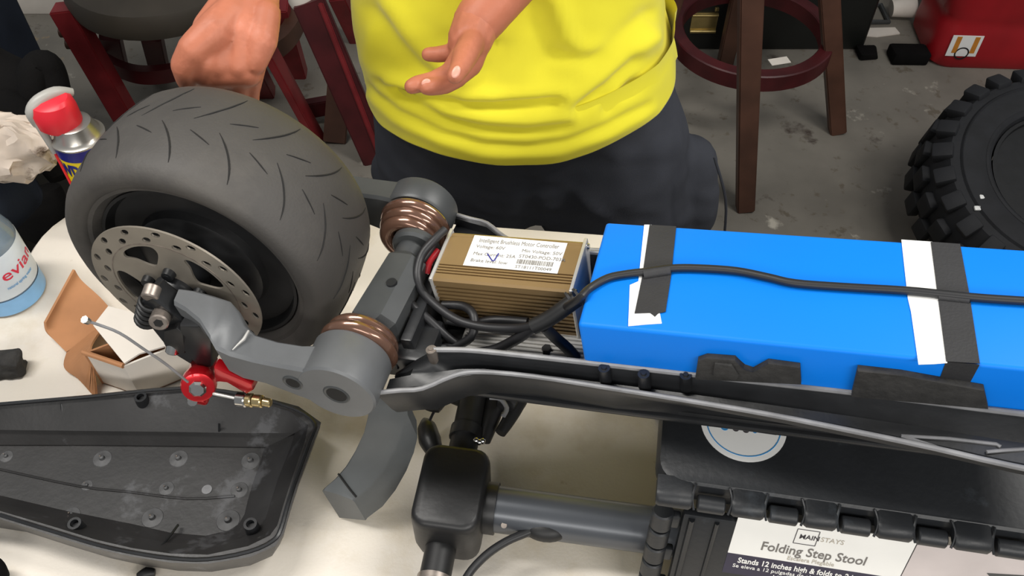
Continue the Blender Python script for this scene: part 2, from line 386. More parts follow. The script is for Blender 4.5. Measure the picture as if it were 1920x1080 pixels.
B = [V((A[4].x, by0-.0004, bz)), V((A[3].x, by0-.0004, bz)), V((A[3].x-.006, by0-.0006, -.01)), V((A[4].x-.002, by0-.0006, -.01))]
hexa(bm, B, .0007); obj('tape_strap', bm, m_tape, bt, smooth=False)
cz = bz+.0035
bm = nb(); P = [SL(a, b, 2, cz) for a, b in ((1088, 558), (1105, 541), (1140, 521), (1180, 513), (1215, 509), (1260, 503), (1310, 503), (1380, 508), (1440, 520), (1490, 531), (1580, 538), (1700, 545), (1770, 552), (1840, 559), (1930, 565), (2010, 571), (2080, 578))]
P = [SL(1062, 575, 2, .028)]+P; tube(bm, P, .0034, 10, smooth=4); obj('charge_cable', bm, m_cable, bt)
bm = nb(); a = SL(1206, 512, 2, cz); b = SL(1256, 504, 2, cz); tube(bm, [a-V((0, 0, .002)), b-V((0, 0, .002))], .0052, 12); obj('tape_patch', bm, m_tape, bt)
bm = nb(); a = SL(1760, 551, 2, cz); b = SL(1818, 557, 2, cz); tube(bm, [a-V((0, 0, .0025)), b-V((0, 0, .0025))], .0048, 12); obj('tape_patch', bm, m_tape, bt)
# foam packing between battery and rail
def foam(pix, y, th):
    bm = nb(); prism(bm, [SL(a, b, 1, y) for a, b in pix], (0, th, 0), .0008); obj('foam_packing', bm, m_foam, sc)
foam([(1303, 712), (1308, 678), (1325, 672), (1378, 676), (1394, 694), (1412, 700), (1440, 682), (1500, 690), (1502, 722)], -.052, .0055)
foam([(1336, 705), (1340, 683), (1372, 686), (1385, 705), (1382, 715)], -.0545, .003)
foam([(1596, 745), (1608, 695), (1690, 705), (1845, 732), (1853, 768)], -.0525, .006)
# ---- cables in the bay
def cable(pts, r=.0034, mat=None, name='cable', sm=5, smooth_r=None):
    bm = nb(); tube(bm, [SL(a, b, 2, z) for a, b, z in pts], smooth_r or r, 10, smooth=sm); return obj(name, bm, mat or m_cable, sc)
cable([(1072, 566, .026), (1040, 590, .015), (1000, 610, .004), (960, 616, -.006), (900, 612, -.012), (850, 596, -.01), (800, 556, .0), (783, 520, .012), (790, 480, .02), (812, 452, .026), (835, 430, .028)], .0042)
cable([(1082, 560, .028), (1060, 576, .022), (1030, 597, .012), (1000, 612, .004)], .0075, m_rubber, 'cable_sleeve', 4)
cable([(1000, 612, .002), (975, 632, -.012), (930, 655, -.03), (890, 662, -.035)], .005)
cable([(1020, 612, 0), (1040, 632, -.02), (1066, 655, -.035), (1080, 672, -.045)], .0055)
cable([(830, 572, -.012), (868, 574, -.01), (888, 592, -.01), (886, 628, -.02), (862, 646, -.03), (838, 650, -.035)], .0042)
cable([(772, 570, -.004), (800, 595, -.01), (840, 632, -.025), (858, 645, -.032)], .004)
cable([(840, 600, -.02), (880, 606, -.022), (930, 600, -.024), (990, 604, -.02)], .0045)
cable([(800, 610, -.02), (780, 625, -.025), (778, 645, -.03), (800, 655, -.03), (845, 648, -.035)], .004)
cable([(716, 640, .01), (730, 652, .0), (738, 668, -.015), (745, 690, -.03)], .002)
cable([(822, 470, .01), (806, 490, .008), (800, 512, 0)], .0035, m_redwire, 'red_cable')
cable([(735, 657, -.02), (742, 650, -.018), (752, 654, -.02)], .003, m_redwire, 'red_cable')
cable([(790, 572, -.012), (798, 578, -.014), (805, 576, -.016)], .002, m_redwire, 'red_cable')
cable([(820, 446, .02), (806, 470, .015), (792, 490, .01), (784, 500, .004)], .0035)
for i, (a, b) in enumerate(((762, 655), (770, 664), (756, 668), (748, 662))):
    p = SL(a, b, 2, -.022); bm = nb(); box(bm, p, (.006, .008, .006), Matrix.Rotation(.5*i, 3, 'Z'), bev=.001); obj('wire_connector', bm, (m_rubber, m_label, m_alu, m_rubber)[i], sc)
for a, b, zz in ((1070, 563, .027), (1085, 556, .03)):
    p = SL(a, b, 2, zz); q = SL(a+12, b-9, 2, zz+.002); dd = (q-p).normalized()
    bm = nb(); lathe(bm, [(.0079, -.0012), (.0086, -.0012), (.0086, .0012), (.0079, .0012)], p, dd, 14, True); obj('cable_tie', bm, m_tape, sc)
# ---- far bay shadowy liner
bm = nb(); box(bm, (.02, YC, -.03), (.012, .12, .055), bev=.002); obj('deck_back_wall', bm, m_tray, sc)
bm = nb(); box(bm, (.018, -.03, -.03), (.05, .05, .03), bev=.004); obj('pivot_housing', bm, m_tray, sc)

# ---- swing arms
YA = .012
def arm_stations():
    S_ = []
    for pi, po, yo, th in (((337, 538), (324, 568), -.080, .02), ((365, 542), (345, 580), -.085, .022), ((400, 552), (372, 602), -.094, .026), ((430, 562), (392, 634), -.106, .03), ((448, 582), (402, 652), -.110, .036),
                           ((458, 606), (428, 664), -.110, .038), ((478, 625), (472, 676), -.110, .036), ((520, 638), (520, 686), -.110, .044), ((565, 645), (565, 694), -.110, .053), ((598, 645), (600, 699), -.110, .06), ((622, 634), (626, 701), -.110, .066)):
        o_ = SL(*po, 1, yo); i_ = SL(*pi, 2, o_.z); S_.append((i_, o_, o_.z, th))
    return S_
def arm(sgn):
    bm = nb(); rings = []
    for a, b, zt, th in arm_stations():
        bv = .003; q = []
        if sgn > 0: a = V((a.x, min(a.y, b.y+.032), a.z))
        d = (b-a); d.z = 0; dn = d.normalized()
        for p in (a+dn*bv, b-dn*bv, b-V((0, 0, bv)), b-V((0, 0, th-bv)), b-dn*bv-V((0, 0, th)), a+dn*bv-V((0, 0, th)), a-V((0, 0, th-bv)), a-V((0, 0, bv))):
            q.append(V((p.x, p.y if sgn < 0 else 2*YA-p.y, p.z)))
        rings.append(q)
    loft(bm, rings); return bm
YO, YI, BX, BR = -.1105, -.066, -.021, .0365
for s in (-1, 1):
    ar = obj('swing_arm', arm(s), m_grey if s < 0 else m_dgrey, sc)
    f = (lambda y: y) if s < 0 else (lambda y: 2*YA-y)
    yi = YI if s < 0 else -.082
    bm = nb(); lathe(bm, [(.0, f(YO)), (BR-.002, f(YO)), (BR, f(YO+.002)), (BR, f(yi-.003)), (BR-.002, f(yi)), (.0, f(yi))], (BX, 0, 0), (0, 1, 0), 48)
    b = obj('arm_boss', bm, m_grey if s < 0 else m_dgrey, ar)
    if s < 0:
        for px, py, r in ((631, 740, .0095), (549, 718, .0065)):   # bolt holes on the outer face
            c = SL(px, py, 1, YO)
            bm = nb(); lathe(bm, [(r, -.0003), (r+.0018, -.001), (r+.003, -.0003), (r+.003, .002), (r, .002)], c, (0, 1, 0), 24, True); obj('hole_rim', bm, m_dgrey, ar)
            bm = nb(); lathe(bm, [(0, -.0004), (r, -.0004), (r, .001), (0, .001)], c, (0, 1, 0), 20); obj('bolt_hole', bm, m_groove, ar)
        z0 = .0012; bm = nb(); P = []
        for px, py in ((466, 620), (457, 636), (446, 646), (436, 656)):
            p = SL(px, py, 1, -.09); P.append(SL(px, py, 2, SL(428, 664, 1, -.11).z+z0))
        tube(bm, P, [.0011, .0016, .001, .0005], 6); obj('weld_scar', bm, m_alu, ar)
# torsion coils
for ys, n in ((-.060, 2), (.078, 3)):
    for i in range(n):
        bm = nb(); lathe(bm, [(.0295+.0075*math.cos(t)-(.003*i if n == 2 else .003*(n-1-i)), .0066*math.sin(t)) for t in [2*math.pi*k/14 for k in range(14)]], (BX+.003, ys+.0095*i, .002), (0, 1, 0), 40, True); obj('coil', bm, m_coil, sc, label='brown greased coil ring beside the swing arm pivot')
# cross link between the coils
bm = nb(); cyl(bm, (BX, -.068, .0), (-.006, .095, .004), .015, .015, 24); obj('pivot_shaft', bm, m_dgrey, sc)
bm = nb(); rings = []
for y, hw, zt, xc in ((-.040, .014, .019, -.012), (-.035, .020, .0225, -.012), (.04, .018, .022, -.006), (.047, .013, .018, -.006)):
    rings.append([V((xc+x, y, z)) for x, z in ((-hw, zt-.006), (-hw+.004, zt), (-.001, zt+.0012), (hw-.008, zt), (hw+.003, zt-.012), (hw, -.02), (-hw, -.02))])
loft(bm, rings); obj('link_block', bm, m_dgrey, sc, angle=15)
bm = nb(); cyl(bm, (-.003, .002, .021), (-.003, .002, .0245), .0055, .005, 18); obj('link_bolt', bm, m_tray, sc)
bm = nb(); lathe(bm, [(0, 0), (.022, 0), (.0245, .003), (.0245, .008), (.022, .011), (0, .011)], (-.006, .062, .003), (0, 1, 0), 32); obj('shaft_flange', bm, m_dgrey, sc)

# ---- rear wheel
WX, WY, WZ, WR = -.185, .028, .0485, .138
def wl(prof, name, mat, parent, seg=72, close=False, angle=38):
    bm = nb(); lathe(bm, prof, (WX, WY, WZ), (0, 1, 0), seg, close); return obj(name, bm, mat, parent, angle=angle)
tp = [(.096, -.044), (.099, -.051), (.103, -.0565), (.107, -.0575), (.109, -.0605), (.116, -.063), (.123, -.0622), (.128, -.0585), (.1325, -.050), (.1355, -.036), (.1373, -.020), (WR, 0)]
tp = tp+[(r, -y) for r, y in tp[-2::-1]]
ty = wl(tp+[(.094, .038), (.094, -.038)], 'rear_tyre', m_tire, sc, close=True)
bm = nb()
def tyrept(phi, y, off=.0):
    y = max(-.0575, min(.0575, y))
    for (r0, y0), (r1, y1) in zip(tp, tp[1:]):
        if y0 <= y <= y1 and y1 > y0 and min(r0, r1) > .112: r = r0+(r1-r0)*(y-y0)/(y1-y0); break
    else: r = WR
    return V((WX+(r+off)*math.cos(phi), WY+y, WZ+(r+off)*math.sin(phi)))
for k in range(16):
    p0 = 2*math.pi*k/16
    for sg, sh in ((-1, 0), (1, .2)):
        tube(bm, [tyrept(p0+sh-.02-.34*t+.13*t*t, sg*(.004+.044*t), .0) for t in [i/9 for i in range(10)]], [.0003]+[.0009]*3+[.0003], 6)
        tube(bm, [tyrept(p0+sh-.24-.16*t, sg*(.010+.010*t), .0) for t in [i/6 for i in range(7)]], [.0003]+[.0007]*3+[.0003], 6)
obj('tread_groove', bm, m_groove, ty)
rim = wl([(.097, -.040), (.097, -.050), (.094, -.050), (.090, -.040), (.084, -.030), (.06, -.028), (.0, -.028), (.0, .022), (.06, .022), (.09, .04), (.097, .05)], 'wheel_rim', m_rubber, sc, 60)
bm = nb(); lathe(bm, [(0, -.056), (.05, -.055), (.062, -.048), (.066, -.036), (.066, .03), (0, .03)], (WX, WY, WZ), (0, 1, 0), 48); obj('hub_motor', bm, m_black, rim)
RY = -.050; WX, WZ = -.196, .045
def circ(cx, cy, r, n=16, sx=1, rot=0): return [(cx+(r*sx*math.cos(t))*math.cos(rot)-r*math.sin(t)*math.sin(rot), cy+(r*sx*math.cos(t))*math.sin(rot)+r*math.sin(t)*math.cos(rot)) for t in [2*math.pi*k/n for k in range(n)]]
loops = [circ(0, 0, .0835, 72), circ(0, 0, .017, 24)]
for k in range(15):
    a = 2*math.pi*k/15+.1
    loops.append(circ(.0775*math.cos(a), .0775*math.sin(a), .0032, 10, 1.5, a+1.9)); a += .17
    loops.append(circ(.0685*math.cos(a), .0685*math.sin(a), .0032, 10, 1.5, a+1.9))
for k in range(5):
    a0 = 2*math.pi*k/5+.62
    ctl = [(.0595, -.34), (.0600, -.05), (.0590, .24), (.0545, .36), (.047, .22), (.038, .06), (.0345, -.14), (.040, -.30), (.0520, -.42)]
    ctl = ctl[-2:]+ctl+ctl[:3]; P = smoothpath([V((r*math.cos(a0+t), r*math.sin(a0+t), 0)) for r, t in ctl], 4)
    loops.append([(p.x, p.y) for p in P[8:8+36]])
bm = plate(loops, .002); bmesh.ops.rotate(bm, cent=(0, 0, 0), matrix=Matrix.Rotation(math.pi/2, 3, 'X'), verts=bm.verts); bmesh.ops.translate(bm, vec=(WX, RY, WZ), verts=bm.verts)
ro = obj('brake_rotor', bm, m_rotor, sc, angle=20, label='grey drilled steel brake disc')
bm = nb(); lathe(bm, [(.0625, 0), (.0635, 0), (.0635, .0003), (.0625, .0003)], (WX, RY-.0013, WZ), (0, 1, 0), 60, True); obj('rotor_score_ring', bm, m_bolt, ro)
bolt = None
for k in range(5):
    a = 2*math.pi*k/5+.1; c = V((WX+.027*math.cos(a), RY, WZ+.027*math.sin(a)))
    if not bolt:
        bm = nb(); cyl(bm, (0, -.001, 0), (0, -.007, 0), .0065, .0055, 14); cyl(bm, (0, -.006, 0), (0, -.0075, 0), .003, .003, 6); bolt = obj('rotor_bolt', bm, m_tray, ro); bolt.location = c
    else: copyof(bolt, ro, Matrix.Translation(c))
bm = nb(); lathe(bm, [(0, -.012), (.018, -.012), (.021, -.006), (.022, .03), (0, .03)], (WX, RY, WZ), (0, 1, 0), 28); obj('axle_hub', bm, m_tray, ro)
bm = nb(); cyl(bm, (WX, -.04, WZ), (WX, -.078, WZ), .008, .008, 18); lathe(bm, [(.0, -.072), (.013, -.072), (.0145, -.068), (.0145, -.058), (0, -.058)], (WX, 0, WZ), (0, 1, 0), 6)
obj('axle', bm, m_bolt, sc, angle=25)

# ---- brake caliper
cp_ = SL(330, 610, 1, -.07)
def cal(name, mat, fn, parent):
    bm = nb(); fn(bm); return obj(name, bm, mat, parent, angle=30)
def P1(px, py, y): return SL(px, py, 1, y)
def fb(bm):
    prism(bm, [P1(a, b, -.084) for a, b in ((262, 568), (285, 556), (318, 585), (350, 610), (385, 640), (396, 680), (366, 690), (330, 668), (310, 650), (278, 610))], (0, .022, 0), .003)
    prism(bm, [P1(a, b, -.092) for a, b in ((335, 612), (372, 612), (396, 640), (396, 690), (372, 690), (340, 655))], (0, .036, 0), .003)
ca = cal('brake_caliper', m_tray, fb, sc)
def steel(px0, py0, y0, px1, py1, y1, r, name, mat, hole=False):
    a = P1(px0, py0, y0); b = P1(px1, py1, y1); bm = nb(); cyl(bm, a, b, r, r, 18, .0012); o = obj(name, bm, mat, ca)
    if hole:
        d = (b-a).normalized(); bm = nb(); cyl(bm, b-d*.001, b+d*.0003, r*.5, r*.5, 6); obj('socket', bm, m_groove, ca)
steel(288, 537, -.072, 280, 560, -.084, .0078, 'caliper_pin', m_bolt)
steel(306, 584, -.080, 297, 606, -.096, .0088, 'caliper_pin', m_bolt, True)
bm = nb()
for i in range(5):
    a = P1(283-2*i, 566+8*i, -.078); lathe(bm, [(.0095+.002*math.cos(t), .0022*math.sin(t)) for t in [2*math.pi*k/8 for k in range(8)]], a, P1(275, 600, -.08)-P1(283, 566, -.078), 18, True)
obj('rubber_boot', bm, m_rubber, ca)
steel(327, 640, -.085, 323, 662, -.092, .0068, 'caliper_bolt', m_chrome)
bm = nb(); prism(bm, [P1(a, b, -.092) for a, b in ((306, 622), (330, 616), (352, 632), (346, 664), (320, 668), (306, 645))], (0, .02, 0), .002); obj('caliper_bracket', bm, m_black, ca)
a = P1(384, 676, -.07); b = P1(371, 728, -.115); d = (b-a).normalized()
bm = nb(); cyl(bm, a, b-d*.012, .0125, .0128, 28); lathe(bm, [(0, -.016), (.0155, -.016), (.0162, -.012), (.0162, -.004), (.0148, -.001), (.0115, 0), (0, 0)], b, d, 30); obj('red_piston_housing', bm, m_red, ca, label='shiny red anodised piston housing')
bm = nb(); lathe(bm, [(0, -.001), (.0082, -.001), (.0082, .002), (.006, .004), (0, .004)], b, d, 8); obj('piston_screw', bm, m_chrome, ca, angle=20)
q = P1(362, 748, -.118); bm = nb(); cyl(bm, q, q+d*.006, .0055, .0045, 10); obj('anchor_screw', bm, m_chrome, ca)
q = P1(372, 745, -.112); bm = nb(); box(bm, q, (.018, .010, .014), bev=.003); obj('actuator_base', bm, m_red, ca)
bm = nb(); prism(bm, [P1(x, y, -.112) for x, y in ((400, 690), (440, 706), (472, 722), (474, 733), (462, 740), (452, 730), (425, 714), (402, 718))], (0, .012, 0), .002); obj('actuator_arm', bm, m_red, ca)
bm = nb(); q = [P1(x, y, -.112) for x, y in ((400, 738), (430, 744), (448, 748))]; tube(bm, q, .0016, 8); obj('inner_wire', bm, m_alu, ca)
for x0, x1, y0, y1, r, m in ((446, 464, 748, 750, .0072, m_chrome), (464, 475, 750, 751, .0066, m_brass), (476, 493, 751, 753, .0060, m_brass), (493, 508, 753, 756, .0042, m_brass)):
    a = P1(x0, y0, -.112); b = P1(x1, y1, -.112); bm = nb(); cyl(bm, a, b, r, r, 14, .001); obj('barrel_adjuster', bm, m, ca)
bm = nb(); tube(bm, [SL(x, y, 1, yy) for x, y, yy in ((160, 601, -.16), (185, 609, -.155), (225, 625, -.15), (270, 655, -.14), (310, 682, -.13), (352, 716, -.12))], .0012, 8, smooth=4); obj('brake_wire', bm, m_lip, ca)
bm = nb(); a = SL(158, 599, 1, -.161); b = SL(166, 603, 1, -.159); cyl(bm, a, b, .0032, .0026, 8); obj('wire_tip', bm, m_chrome, ca)

# ---- curved foot rest under the tail
def fr(px, py, z): return on(px, py, T+z)
secs = [((688, 742), (762, 742), .178), ((690, 775), (764, 775), .160), ((682, 808), (757, 806), .138), ((666, 842), (743, 842), .112), ((648, 872), (722, 880), .090), ((628, 895), (697, 912), .074), ((607, 913), (668, 934), .062)]
rings = []
for l, r, z in secs:
    a = fr(*l, z); b = fr(*r, z); dn = V((.006, 0, -.044))
    k_ = max(0, (.15-z)/.09); rings.append([a+V((0, 0, -.003)), a+(b-a)*.06, a+(b-a)*.5+V((0, 0, .002)), a+(b-a)*.94, b+V((0, 0, -.003)), b+dn, a+dn+V((.004*k_, -.003*k_, -.014*k_))])
rings.append([V((p.x*1, p.y, p.z))+V((-.002, -.002, -.002)) for p in rings[-1]])
bm = nb(); loft(bm, rings); obj('tail_footrest', bm, m_mud, sc, world=True, angle=30)
bm = nb(); tube(bm, [fr(634, 888, .080), fr(645, 903, .0745), fr(657, 919, .069), fr(668, 932, .0635)], .0011, 6); obj('footrest_seam', bm, m_groove, sc, world=True)
# ---- stem, clamp, bars
sa, sb_ = on(915, 952, T+.055), on(1218, 993, T+.055); sdir = (sb_-sa).normalized()
bm = nb(); tube(bm, [sa-sdir*.006, sa+sdir*.36], .0235, 32); stem = obj('stem_tube', bm, m_stem, sc, world=True)
bm = nb(); tube(bm, [sa-sdir*.008, sa+sdir*.009], .0262, 32); obj('stem_collar', bm, m_black, sc, world=True)
bx = V((-sdir.y, sdir.x, 0)); 
hb = planemx(sa-sdir*.036+V((0, 0, .012)), sdir, bx)
bm = nb(); rings = []
for z, k in ((-.052, .8), (-.047, .94), (-.03, 1), (.016, 1), (.022, .985), (.0255, .94), (.027, .86)):
    rings.append([hb@V((p.x*k, p.y*k, z)) for p in rrect(.034, .046, .016, 0, 5)])
loft(bm, rings); obj('handlebar_clamp', bm, m_black, sc, world=True)
def bar(pts, r, name, mat, **k):
    bm = nb(); tube(bm, [hb@V(p) for p in pts], r, 18, **k); return obj(name, bm, mat, sc, world=True)
bar([(-.004, -.04, -.02), (-.004, -.20, -.026)], .0155, 'handlebar', m_rubber); bar([(0, .04, -.004), (0, .26, 0)], .015, 'handlebar', m_rubber)
bar([(-.004, -.075, -.022), (-.004, -.084, -.022)], .0175, 'bar_band', m_bolt); bar([(-.004, -.088, -.024), (-.004, -.22, -.027)], .0195, 'rubber_grip', m_black)
bar([(0, .07, -.003), (0, .083, -.003)], .0172, 'bar_band', m_black)
bar([(.02, .072, -.006), (.026, .13, .0), (.02, .18, .004)], [.007, .012, .008], 'brake_lever', m_black, smooth=4)
for px, py in ((893, 826), (899, 829), (905, 827)):
    p = on(px, py, T+.088); bm = nb(); bmesh.ops.create_icosphere(bm, subdivisions=2, radius=.0034, matrix=Matrix.Translation(p)); obj('clamp_screw', bm, m_chrome, sc, world=True)
def dark(pix, z, r, name, mat, **k):
    bm = nb(); tube(bm, [on(a, b, T+z) for a, b in pix], r, 12, **k); return obj(name, bm, mat, sc, world=True)
dark([(968, 752), (958, 780), (938, 812)], .07, [.012, .008, .006], 'throttle_lever', m_black, smooth=3)
dark([(945, 742), (975, 756)], .075, .016, 'throttle_body', m_black)
dark([(918, 745), (938, 748), (950, 765), (944, 780)], .09, .0026, 'lever_spring', m_lip, smooth=4)
dark([(795, 785), (800, 800), (806, 825), (813, 843), (818, 855), (821, 868)], .03, [.002, .0105, .0125, .010, .0045, .003], 'lever_blade', m_black, smooth=3, flat=1)
dark([(794, 762), (815, 756), (836, 744)], .06, [.003, .0115, .005], 'lever_blade', m_black, smooth=4)
dark([(838, 742), (870, 744), (900, 748)], .06, [.006, .013, .012], 'rubber_grip', m_black, smooth=4)
dark([(816, 768), (811, 777), (806, 788)], .05, .0016, 'lever_wire', m_cable, smooth=2)
cb = dark([(1010, 990), (985, 1000), (950, 1015), (915, 1038), (885, 1068), (868, 1095)], .06, .0042, 'stem_cable', m_cable, smooth=4)
bm = nb(); bmesh.ops.create_uvsphere(bm, u_segments=20, v_segments=12, radius=1, matrix=Matrix.Translation(on(1022, 994, T+.058))@Matrix.Rotation(-.15, 4, 'Z')@Matrix.Diagonal((.021, .012, .011, 1))); obj('cable_grommet', bm, m_rubber, sc, world=True)
p = on(945, 983, T+.06); bm = nb(); cyl(bm, p, p+V((0, -.004, .006)), .004, .003, 10); obj('stem_screw', bm, m_bolt, sc, world=True)
# ================================================================ BLACK DECK COVER (tray lying on the table)
cv = thing('deck_cover', 'black moulded deck cover lying open side up, lower left on the table', 'cover', on(250, 880, T))
Rm = [(-300, 772), (-150, 765), (0, 755), (165, 741), (340, 724), (460, 735), (560, 762), (602, 792), (590, 826), (562, 900), (546, 950), (532, 1000), (516, 1024), (470, 1044), (390, 1057), (320, 1055), (250, 1044), (180, 1029), (100, 1005), (0, 973), (-150, 950), (-300, 930)]
Ri = [(-300, 778), (-150, 771), (0, 761), (165, 747), (340, 732), (455, 745), (545, 772), (578, 797), (572, 826), (548, 895), (532, 945), (520, 985), (506, 1004), (465, 1024), (390, 1040), (320, 1038), (250, 1028), (180, 1012), (102, 988), (0, 958), (-150, 935), (-300, 915)]
Mi = [(-300, 806), (-150, 806), (0, 806), (165, 808), (340, 810), (440, 812), (520, 812), (553, 812), (545, 838), (522, 895), (508, 940), (498, 972), (482, 992), (450, 1010), (390, 1022), (320, 1018), (250, 1006), (180, 990), (104, 970), (0, 943), (-150, 922), (-300, 900)]
Fi = [(-300, 834), (-150, 834), (0, 834), (165, 834), (340, 836), (420, 837), (480, 838), (500, 838), (493, 862), (478, 905), (468, 940), (462, 965), (452, 982), (430, 996), (388, 1006), (320, 1000), (250, 984), (180, 970), (106, 955), (0, 930), (-150, 908), (-300, 888)]
def ringz(R, z, grow=0): return [on(a, b, T+z) for a, b in R]
outer = [V((p.x, p.y, 0)) for p in ringz(Rm, .055)]
cen = sum(outer, V())/len(outer)
def shrink(R, z, k): return [cen.xy.to_3d()*0+V((cen.x+(p.x-cen.x)*k, cen.y+(p.y-cen.y)*k, T+z)) for p in R]
bm = nb()
loft(bm, [shrink(outer, .003, .84), shrink(outer, .02, .93), shrink(outer, .045, .985), ringz(Rm, .055), ringz(Ri, .0555), ringz(Ri, .052), ringz(Mi, .031), ringz(Mi, .027), ringz(Fi, .012), [V((p.x+(cen.x-p.x)*.02, p.y+(cen.y-p.y)*.02, p.z)) for p in ringz(Fi, .0095)]])
bmesh.ops.subdivide_edges(bm, edges=[e for e in bm.edges if e.calc_length() > .05], cuts=2)
obj('cover_shell', bm, m_cover, cv, world=True, angle=30)
bm = nb(); tube(bm, ringz([((a[0]+b[0])/2, (a[1]+b[1])/2) for a, b in zip(Rm, Ri)][2:20], .0555), .0022, 6, smooth=3); obj('cover_rim', bm, m_tray, cv, world=True)
def cvo(name, bm, mat): return obj(name, bm, mat, cv, world=True)
for px, py, zb, zt in ((263, 744, .03, .056), (139, 981, .012, .046), (469, 982, .02, .046)  ):
    p = on(px, py, T+zt); bm = nb(); b = V((p.x, p.y, T+zb)); lathe(bm, [(.0085, 0), (.0068, zt-zb), (.0042, zt-zb), (.0042, zt-zb-.006), (0, zt-zb-.006)], b, (0, 0, 1), 18); cvo('screw_post', bm, m_tray)
dm = None; m_stem2 = M('scuffed_plastic', (74, 74, 75), .5, var=.3, scale=90)
for px, py, r in ((192, 860, 1), (335, 860, 1), (470, 864, 1), (163, 910, .6), (312, 916, .8), (449, 919, .9), (286, 971, 1.1), (428, 976, 1.2), (12, 856, .7), (134, 966, .9), (-30, 905, .8)):
    p = on(px, py, T+.0095)
    if dm is None:
        bm = nb(); lathe(bm, [(.0105, 0), (.0100, .0005), (.0032, .0010), (.0026, .0042), (.0012, .0048), (0, .0048)], (0, 0, 0), (0, 0, 1), 16); dm = obj('peg_stud', bm, m_stem2, cv); dm.matrix_basis = Matrix.Translation(p-cv.location)@Matrix.Scale(r, 4)
    else: copyof(dm, cv, Matrix.Translation(p-cv.location)@Matrix.Scale(r, 4))
    bm = nb(); bmesh.ops.create_icosphere(bm, subdivisions=1, radius=.0013*r, matrix=Matrix.Translation(p+V((-.0012, .0004, .0052)))); cvo('stud_tip', bm, m_bolt)
bm = nb(); p = on(388, 918, T+.0098); cyl(bm, p, p+V((0, 0, .0006)), .0055, .0055, 18); cvo('moulding_mark', bm, m_lip)
for pts in ([(115, 757, .05), (117, 780, .04), (114, 806, .03)], [(262, 775, .04), (263, 806, .03)], [(411, 795, .042), (411, 810, .03)], [(334, 984, .016), (316, 1008, .026), (288, 1040, .05)], [(0, 880, .0105), (150, 912, .0105), (240, 922, .0105), (350, 935, .0105), (440, 930, .0105)]):
    bm = nb(); tube(bm, [on(a, b, T+z) for a, b, z in pts], .0013, 6, smooth=3); cvo('cover_rib', bm, m_tray if len(pts) < 5 else m_cover)

# ================================================================ STEP STOOL
ZS = T+.19
e0, e1 = on(1240, 935, ZS), on(1915, 1035, ZS); ex = (e1-e0).normalized(); ey = V((-ex.y, ex.x, 0))
sm = planemx(V((e0.x, e0.y, T)), ex, ey)
sto = thing('step_stool', 'black plastic folding step stool standing open, propping up the scooter deck', 'step stool', mx=sm)
H = .19; WID = .40; DEP = .24; RL = .016
def so(name, bm, mat=m_stool, **k): return obj(name, bm, mat, sto, **k)
bm = nb(); lo = rrect(WID/2+.004, DEP/2, .022, 0, 6)
def rr2(k, z): return [V((WID/2+p.x*k, DEP/2+.018+p.y*k, z)) for p in lo]
loft(bm, [rr2(1, H-.026), rr2(1.006, H-.02), rr2(1.006, H-.008), rr2(.995, H-.002), rr2(.975, H)]); so('top_panel', bm, angle=30)
# front lip between the hinge knuckles
kx = []
for px in (1335, 1470, 1605, 1748, 1895):
    p = sm.inverted()@on(px, 925+(px-1335)*.148, ZS-.006); kx.append(p.x)
hw = .0168
edges = [-.004]+[v for k in kx for v in (k-hw, k+hw)]+[WID+.004]
def liprof(x, r0=.0092, cy=.0085, cz=None):
    cz = H-.0005-r0 if cz is None else cz
    return [V((x, .024, cz+r0)), V((x, cy+.006, cz+r0))]+[V((x, cy-r0*math.sin(t), cz+r0*math.cos(t))) for t in [math.radians(90*i/7) for i in range(8)]]+[V((x, cy-r0, cz-.002)), V((x, cy-r0+.002, cz-.0035)), V((x, .024, cz-.0035))]
for a, b in zip(edges[::2], edges[1::2]):
    bm = nb(); rg = [liprof(x) for x in (a, a+.0025, b-.0025, b)]
    for k in (0, 3):
        for v in rg[k]: v.y = .024+(v.y-.024)*.93; v.z = H-.009+(v.z-(H-.009))*.9
    loft(bm, rg); so('front_lip', bm)
for k in kx:
    bm = nb(); cyl(bm, (k-hw*.70, .0072, H-.0115), (k+hw*.70, .0072, H-.0115), .0076, .0076, 24, .001); so('hinge_knuckle', bm, m_stool)
    bm = nb(); box(bm, (k, .0235, H-.0135), (2*hw, .003, .022)); so('hinge_shade_plate', bm, m_groove)  # near-black plate behind the notch, its colour stands in for the shade there
    for s in (-1, 1):
        bm = nb(); tube(bm, [(k+s*hw*(.86+.14*math.sin(math.pi*i/8)), .019-.0195*(i/8)**.8, H-.0095+.0095*math.cos(math.radians(12*i))) for i in range(9)], .0011, 6); so('hinge_edge', bm, m_stool)
# front panel leaning out at the foot, side panels with hinge stacks
RT = Matrix.Translation((0, .006, H-.02))@Matrix.Rotation(math.radians(-12), 4, 'X')@Matrix.Translation((0, -.006, -(H-.02)))
bm = nb(); box(bm, (WID/2+.008, .0112, (H-.03)/2), (WID-.03, .010, H-.03), bev=.003); fp = so('front_panel', bm); fp.matrix_basis = RT
for x, wd in ((.030, .008), (.052, .006)):
    bm = nb(); tube(bm, [(x, .006, .0), (x+.001, .006, H-.034)], wd*.6, 8, flat=.6); obj('panel_ridge', bm, m_stool, fp)
bm = nb(); box(bm, (WID/2, DEP+.016, (H-.03)/2), (WID-.03, .010, H-.03), bev=.003); so('back_panel', bm)
for sx in (0, WID):
    bm = nb(); pr = [(.03, .118), (.03, H-.026), (DEP, H-.026), (DEP, 0), (.20, 0)]+[(.115+.085*math.cos(math.radians(a)), .123*math.sin(math.radians(a))) for a in range(15, 106, 15)]+[(.06, .118)]
    prism(bm, [(sx+(.004 if sx == 0 else -.012), y, z) for y, z in pr], (.008, 0, 0), .001); so('side_panel', bm)
